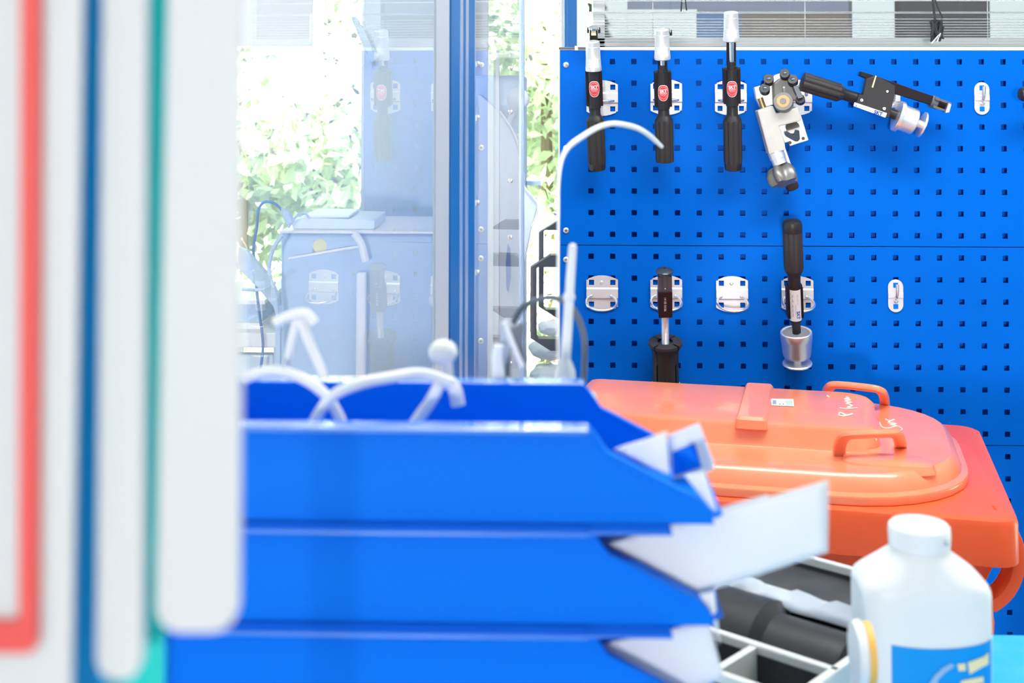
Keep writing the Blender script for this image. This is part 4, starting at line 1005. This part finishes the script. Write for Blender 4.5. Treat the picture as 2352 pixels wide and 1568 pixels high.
# cable ties and small parts in the top bin
TG = 'white plastic ties in the top blue bin'
def tie(name, pts, r, label, m='tie_white', s=.66, cat='cable tie', grp=TG, flat=None):
    sub = 6; ps = [B(p[0], p[1], (p[2] if len(p) > 2 else s)) for p in pts]
    return tag(MB().tube(ps, (lambda t: r(t)*s/3000) if callable(r) else r*s/3000, 10, sub=sub).build(name, m), label, cat, grp)
tie('cable_tie', ((560, 870), (620, 852), (680, 863), (735, 895), (770, 940), (792, 990)), 13, 'white tie curving down to the right, crossing another over the left of the top bin')
tie('cable_tie', ((712, 990, .64), (735, 945, .64), (770, 905, .64), (830, 880, .64), (900, 866, .65), (970, 858, .66), (1040, 880, .66)), 13, 'white tie sweeping from lower left up to the right, crossing the left one')
tie('cable_tie', ((940, 990), (965, 955), (990, 920), (1010, 880)), 14, 'short white tie rising steeply beside the round white knob')
tie('cable_tie', ((630, 742), (660, 728), (700, 720), (722, 742)), 12, 'short white tie bent over the top of the pair shaped like an upturned V', s=.67)
tie('cable_tie', ((682, 735), (668, 790), (652, 870)), 9, 'left leg of the upturned V of white ties', s=.68)
tie('cable_tie', ((692, 732), (712, 790), (738, 850), (742, 868)), 11, 'right leg of the upturned V of white ties', s=.67)
tag(MB().b2((B(1120, 0, .78).x, CAM.y+.730, zb), (B(1375, 0, .78).x, CAM.y+.83, 1.41)).build('parts_box', 'bench_grey', bevel=.003), 'grey parts box standing hidden behind the stack of blue bins', 'box')
tie('cable_tie', ((1281, 928, .78), (1281, 700, .82), (1282, 520, .86), (1284, 400, .89), (1300, 345, .92), (1340, 312, .95), (1380, 290, .98), (1415, 284, 1.0), (1460, 293, 1.02), (1490, 310, 1.04), (1520, 337, 1.06)), lambda t: 2.5+4.2*min(1, max(0, (t-.2)/.25))-2*max(0, (t-.9)/.1), 'long white tie arching high across the upper black tool handles', s=.95)
tie('cable_tie', ((1168, 926), (1168, 780), (1196, 712), (1235, 688), (1275, 684), (1310, 703), (1334, 745), (1343, 800), (1338, 926)), 7, 'thin dark grey tie arching in front of the left edge of the board', 'tie_dark', s=.785)
sR = .78
rd = empty('plastic_rod', B(1297, 929, sR), 0, 'tall white plastic rod standing upright in front of the board edge', 'rod')
MB().tube([B(1296, 862, sR), B(1303, 760, sR), B(1310, 640, sR), B(1315, 572, sR)], lambda t: (12-2.5*t)*sR/3000, 14).ball(B(1315, 568, sR), 9.5*sR/3000, 14).build('shaft', 'tie_white', rd)
MB().lathe(B(1298, 928, sR), B(1298, 822, sR), [(0, 24*sR/3000), (.7, 23*sR/3000), (.86, 18*sR/3000), (1, 11*sR/3000)], 24).build('base_knob', 'tie_white', rd)
MB().ball(B(1307, 682, sR), 14*sR/3000, 14).build('collar', 'tie_white', rd)
kn_ = empty('round_knob', B(1018, 870, .68), 0, 'round white knob on a stem rising from the top blue bin', 'knob')
MB().ball(B(1018, 808, .68), 33*.68/3000, 22, (1, 1, .85)).build('head', 'tie_white', kn_)
MB().tube([B(1026, 830, .68), B(1030, 890, .68)], 13*.68/3000, 12).build('stem', 'tie_white', kn_)
tie('cable_tie', ((1030, 875), (1045, 895), (1052, 930)), 16, 'stubby white tie end below the round knob', s=.67)
cp = empty('clamp_clip', B(1178, 860, .72), 0, 'black and grey spring clip standing at the back of the top blue bin', 'clip')
MB().prism([B(x, y, .72) for x, y in ((1150, 745), (1165, 735), (1180, 752), (1176, 790), (1158, 850), (1146, 790))], (0, .006, 0)).build('clear_jaw', 'seal_grey', cp, bevel=.0008)
MB().prism([B(x, y, .715) for x, y in ((1172, 755), (1205, 742), (1200, 790), (1210, 835), (1190, 842), (1172, 790))], (0, .006, 0)).build('dark_jaw', 'tie_dark', cp, bevel=.0008)
MB().tube([B(1160, 740, .71), B(1178, 790, .71), B(1200, 842, .71)], 6*.71/3000, 10).build('spring', 'tie_white', cp)
tie('cable_tie', ((1145, 870), (1142, 820), (1146, 792)), 13, 'pale yellowish stub left of the spring clip', s=.71)

# ================================================================== DOCUMENT POCKETS (far left, very near)
PG = 'coloured document pockets at the far left'
hr = empty('pocket_rail', (B(300, 0, .26).x, CAM.y+.262, 1.84), 0, 'steel rail above the picture from which the document pockets hang', 'rail')
MB().b2((B(-300, 0, .26).x, CAM.y+.20, 1.8475), (B(560, 0, .26).x, CAM.y+.30, 1.867)).build('bar', 'bench_grey', hr)
MB().b2((B(-330, 0, .26).x, CAM.y+.235, zb), (B(-300, 0, .26).x, CAM.y+.265, 1.85)).build('post', 'bench_grey', hr)
def rpanel(mb, x0, x1, ytop, ybot, r, s, th=.0015):
    q3 = s/3000; pts = [(x0, ytop), (x1, ytop)]
    for i in range(9): a = math.radians(90*i/8); pts.append((x1-r+r*math.cos(a), ybot-r+r*math.sin(a)))
    for i in range(9): a = math.radians(90+90*i/8); pts.append((x0+r+r*math.cos(a), ybot-r+r*math.sin(a)))
    return mb.prism([B(x, y, s) for x, y in pts], (0, th, 0))
YT = -2380
def slant(mb, x0, x1, x0b, x1b, ybot, r, s, th=.0015):
    pts = []
    for i in range(9): a = math.radians(90*i/8); pts.append((x1b-r+r*math.cos(a), ybot-r+r*math.sin(a)))
    for i in range(9): a = math.radians(90+90*i/8); pts.append((x0b+r+r*math.cos(a), ybot-r+r*math.sin(a)))
    k = (YT-0)/ybot; pts += [(x0+(x0-x0b)*(-k), YT), (x1+(x1-x1b)*(-k), YT)]
    return mb.prism([B(x, y, s) for x, y in pts], (0, th, 0))
p1 = empty('document_pocket', B(60, 1600, .262), 0, 'white document pocket with red border line, leftmost and nearest', 'document pocket', PG)
slant(MB(), -300, 188, -300, 160, 1700, 30, .262).build('sleeve', 'pocket_white', p1)
mb = MB(); mb.prism([B(x, y, .260) for x, y in ((58, YT), (102, YT), (86, 1470), (80, 1490), (66, 1500), (-300, 1500), (-300, 1428), (38, 1425), (42, 1418))], (0, .0008, 0))
mb.build('red_border', 'pocket_red', p1)
p2 = empty('document_pocket', B(260, 1600, .270), 0, 'blue document pocket with white rounded grip strip, second from the left', 'document pocket', PG)
slant(MB(), -200, 240, -200, 235, 1760, 30, .276).build('sleeve', 'pocket_blue', p2)
slant(MB(), 236, 334, 222, 324, 1562, 48, .268, .003).build('grip_strip', 'pocket_white', p2)
p3 = empty('document_pocket', B(400, 1600, .270), 0, 'green document pocket with wide white rounded grip strip, rightmost', 'document pocket', PG)
slant(MB(), 225, 392, 225, 372, 1750, 30, .286).build('sleeve', 'pocket_green', p3)
slant(MB(), 386, 556, 358, 545, 1452, 60, .272, .003).build('grip_strip', 'pocket_white', p3)

# ================================================================== DRAWER ORGANISER
OA = V((.126+CAM.x, 1.0+CAM.y, zb)); u_ = V((.766, -.643, 0)); n_ = V((.643, .766, 0)); zo = 1.193
org = empty('tool_tray', OA, math.radians(-40), 'black lined tray with pale grey dividers beside the blue bins', 'tray')
def OP(u, v, z): return OA + u_*u + n_*v + V((0, 0, z-zb))
RO = Matrix.Rotation(math.radians(-40), 3, 'Z')
def ob(mb, u0, u1, v0, v1, z0, z1):
    c = OP((u0+u1)/2, (v0+v1)/2, (z0+z1)/2); return mb.box(c, (abs(u1-u0), abs(v1-v0), z1-z0), RO)
U0, U1 = -.11, .10; th = .0065
ob(MB(), U0, U1, -.06, .19, zb, zb+.006).build('base', 'black_lining', org)
for v in (-.058, 0, .102, .185):
    o = ob(MB(), U0, U1, v-th/2, v+th/2, zb+.006, zo-.007).build('inner_wall', 'black_lining', org)
    ob(MB(), U0, U1, v-th/2, v+th/2, zo-.007, zo).build('divider_rim', 'grey_rail', org, bevel=.001)
ob(MB(), U1-th, U1, -.06, .188, zb+.006, zo).build('end_wall', 'grey_rail', org, bevel=.001)
ob(MB(), U0, U0+th, -.06, .188, zb+.006, zo).build('end_wall', 'black_lining', org)
ob(MB(), .030, .036, -.055, -.003, zb+.006, zo-.002).build('cross_divider', 'grey_rail', org)
ob(MB(), U0+th, U1-th, .106, .182, zo-.016, zo-.010).build('lid_panel', 'black_lining', org)
ct = empty('black_cartridge', OP(.0, .05, zb+.05), math.radians(-40), 'shiny black cylindrical cartridge lying in the middle of the tray', 'cartridge')
MB().lathe(OP(-.095, .050, zo-.028), OP(.088, .050, zo-.028), [(0, .030), (.02, .038), (.6, .038), (.64, .030), (.98, .030), (1, .025)], 36).build('barrel', 'black_plastic', ct)
MB().lathe(OP(-.06, .050, zo-.028), OP(-.03, .050, zo-.028), [(0, .0385), (1, .0385)], 36).build('clear_band', 'silver_satin', ct)
bag = empty('clear_wrapper', OP(0, .09, zo), 0, 'crinkled clear plastic wrapper lying along the tray behind the cartridge', 'wrapper')
random.seed(11); vs = []; fs = []
for i in range(17):
    for j in range(6): vs.append(OP(-.09+.18*i/16, .068+.030*j/5, zo+.010-.004*abs(j-2)+random.uniform(-.003, .003)))
for i in range(16):
    for j in range(5): fs.append((i*6+j, i*6+j+1, (i+1)*6+j+1, (i+1)*6+j))
MB().add(vs, fs, True).build('film', 'seal_grey', bag, thick=.0006)

# ================================================================== BOTTLE
sb = .85; bc = B(2112, 1300, sb); q5 = sb/3000; bx0, by0 = bc.x, bc.y
zz = lambda py: B(2112, py, sb).z
bo = empty('bottle', (bx0, by0, zb), 0, 'white plastic bottle with white cap and blue label at the lower right', 'bottle')
def lz(name, m, prof, n=56, par=None, flute=None, caps=True):
    a, b = prof[0][0], prof[-1][0]; return MB().lathe((bx0, by0, a), (bx0, by0, b), [((z-a)/(b-a), r*q5) for z, r in prof], n, flute, caps).build(name, m, par or bo)
def sqr(w_, d_, z, e_, n=64):
    out = []
    for i in range(n):
        t = 2*math.pi*i/n; c_, s_ = math.cos(t), math.sin(t)
        out.append((bx0+w_*math.copysign(abs(c_)**e_, c_), by0+d_*math.copysign(abs(s_)**e_, s_), z))
    return out
bh = 143.5*q5; prof = [(zb+.0005, .90, 1), (zb+.004, .98, 1), (zz(1345), 1, 1), (zz(1332), .992, .99), (zz(1322), .955, .97), (zz(1310), .88, .93), (zz(1285), .67, .82), (zz(1268), .52, .74), (zz(1258), .43, .68), (zz(1250), .40, .66), (zz(1240), .39, .65)]
vs = []; fs = []; n = 64; bd = .027
for z, a_, b_ in prof: vs += sqr(bh*a_, bd*b_, z, .42+.58*(1-max(0, min(1, (a_-.40)/.55))))
for j in range(len(prof)-1):
    for i in range(n): fs.append((j*n+i, j*n+(i+1) % n, (j+1)*n+(i+1) % n, (j+1)*n+i))
fs += [list(range(n))[::-1], list(range((len(prof)-1)*n, len(prof)*n))]
MB().add(vs, fs, True).build('body', 'bottle_white', bo)
lz('cap', 'cap_white', [(zz(1252), 63), (zz(1250), 67), (zz(1222), 68.5), (zz(1207), 67), (zz(1201), 62), (zz(1199), 54), (zz(1198), 20)], 90, None, (45, .012, .0, .8))
sfr = sb-bd; zf = lambda py: B(2112, py, sfr).z
def surf(px, py, off=.0006):                                   # point on the front of the body under a pixel
    x = (px-1262)/3000*(sb-bd*.95)+CAM.x-bx0; w_ = bh; c_ = max(-.985, min(.985, x/w_)); t = abs(c_)**(1/.42)
    y = bd*max(0, 1-t*t)**.21; return (bx0+x, by0-y-off, zf(py))
mb = MB(); K = 30; vs = []
for py in (1880, 1489):
    for i in range(K+1):
        px = 2028+(2256-2028)*i/K; vs.append(surf(px, py if py > 2000 else py-11*((px-2120)/110)**2, .0005))
lab = mb.add(vs, [(i, i+1, K+2+i, K+1+i) for i in range(K)], True).build('label', 'bottle_blue', bo)
def decal(pts, m, nm_, rr=0):
    return MB().add([surf(px, py, .0012) for px, py in pts], [list(range(len(pts)))]).build(nm_, m, lab)
decal([(2196, 1518), (2215, 1512), (2235, 1506), (2246, 1500), (2246, 1526), (2230, 1530), (2200, 1545)], 'bottle_yellow', 'emblem')
decal([(2172, 1522), (2190, 1520), (2192, 1536), (2176, 1538)], 'bottle_yellow', 'emblem')
decal([(2180, 1560), (2205, 1555), (2232, 1552), (2232, 1566), (2180, 1575)], 'bottle_yellow', 'emblem')
decal([(2110, 1568), (2120, 1550), (2140, 1530), (2160, 1520), (2166, 1527), (2148, 1540), (2132, 1556), (2124, 1575)], 'post_light', 'swoosh')
MB().ball((bx0+42*q5, by0-62*q5, zz(1225)), 7*q5, 10).build('cap_mark', 'seal_grey', bo)
# white spool with orange rim left of the bottle
sp = empty('tape_spool', B(1955, 1500, .80), 0, 'small white spool with orange rim between the tray and the bottle', 'spool')
a = B(1958, 1500, .785); b = B(1984, 1500, .785)
MB().lathe(a, b, [(0, 40*q5*.9), (.15, 62*q5), (.7, 66*q5), (1, 60*q5)], 36).build('disc', 'tie_white', sp)
MB().lathe(b, b+V((.004, 0, 0)), [(0, 62*q5), (1, 62*q5)], 36).build('orange_rim', 'tape_orange', sp)
MB().b2((a.x+.001, a.y-.01, zb), (b.x+.002, a.y+.01, a.z-.010)).build('stand', 'tie_white', sp)
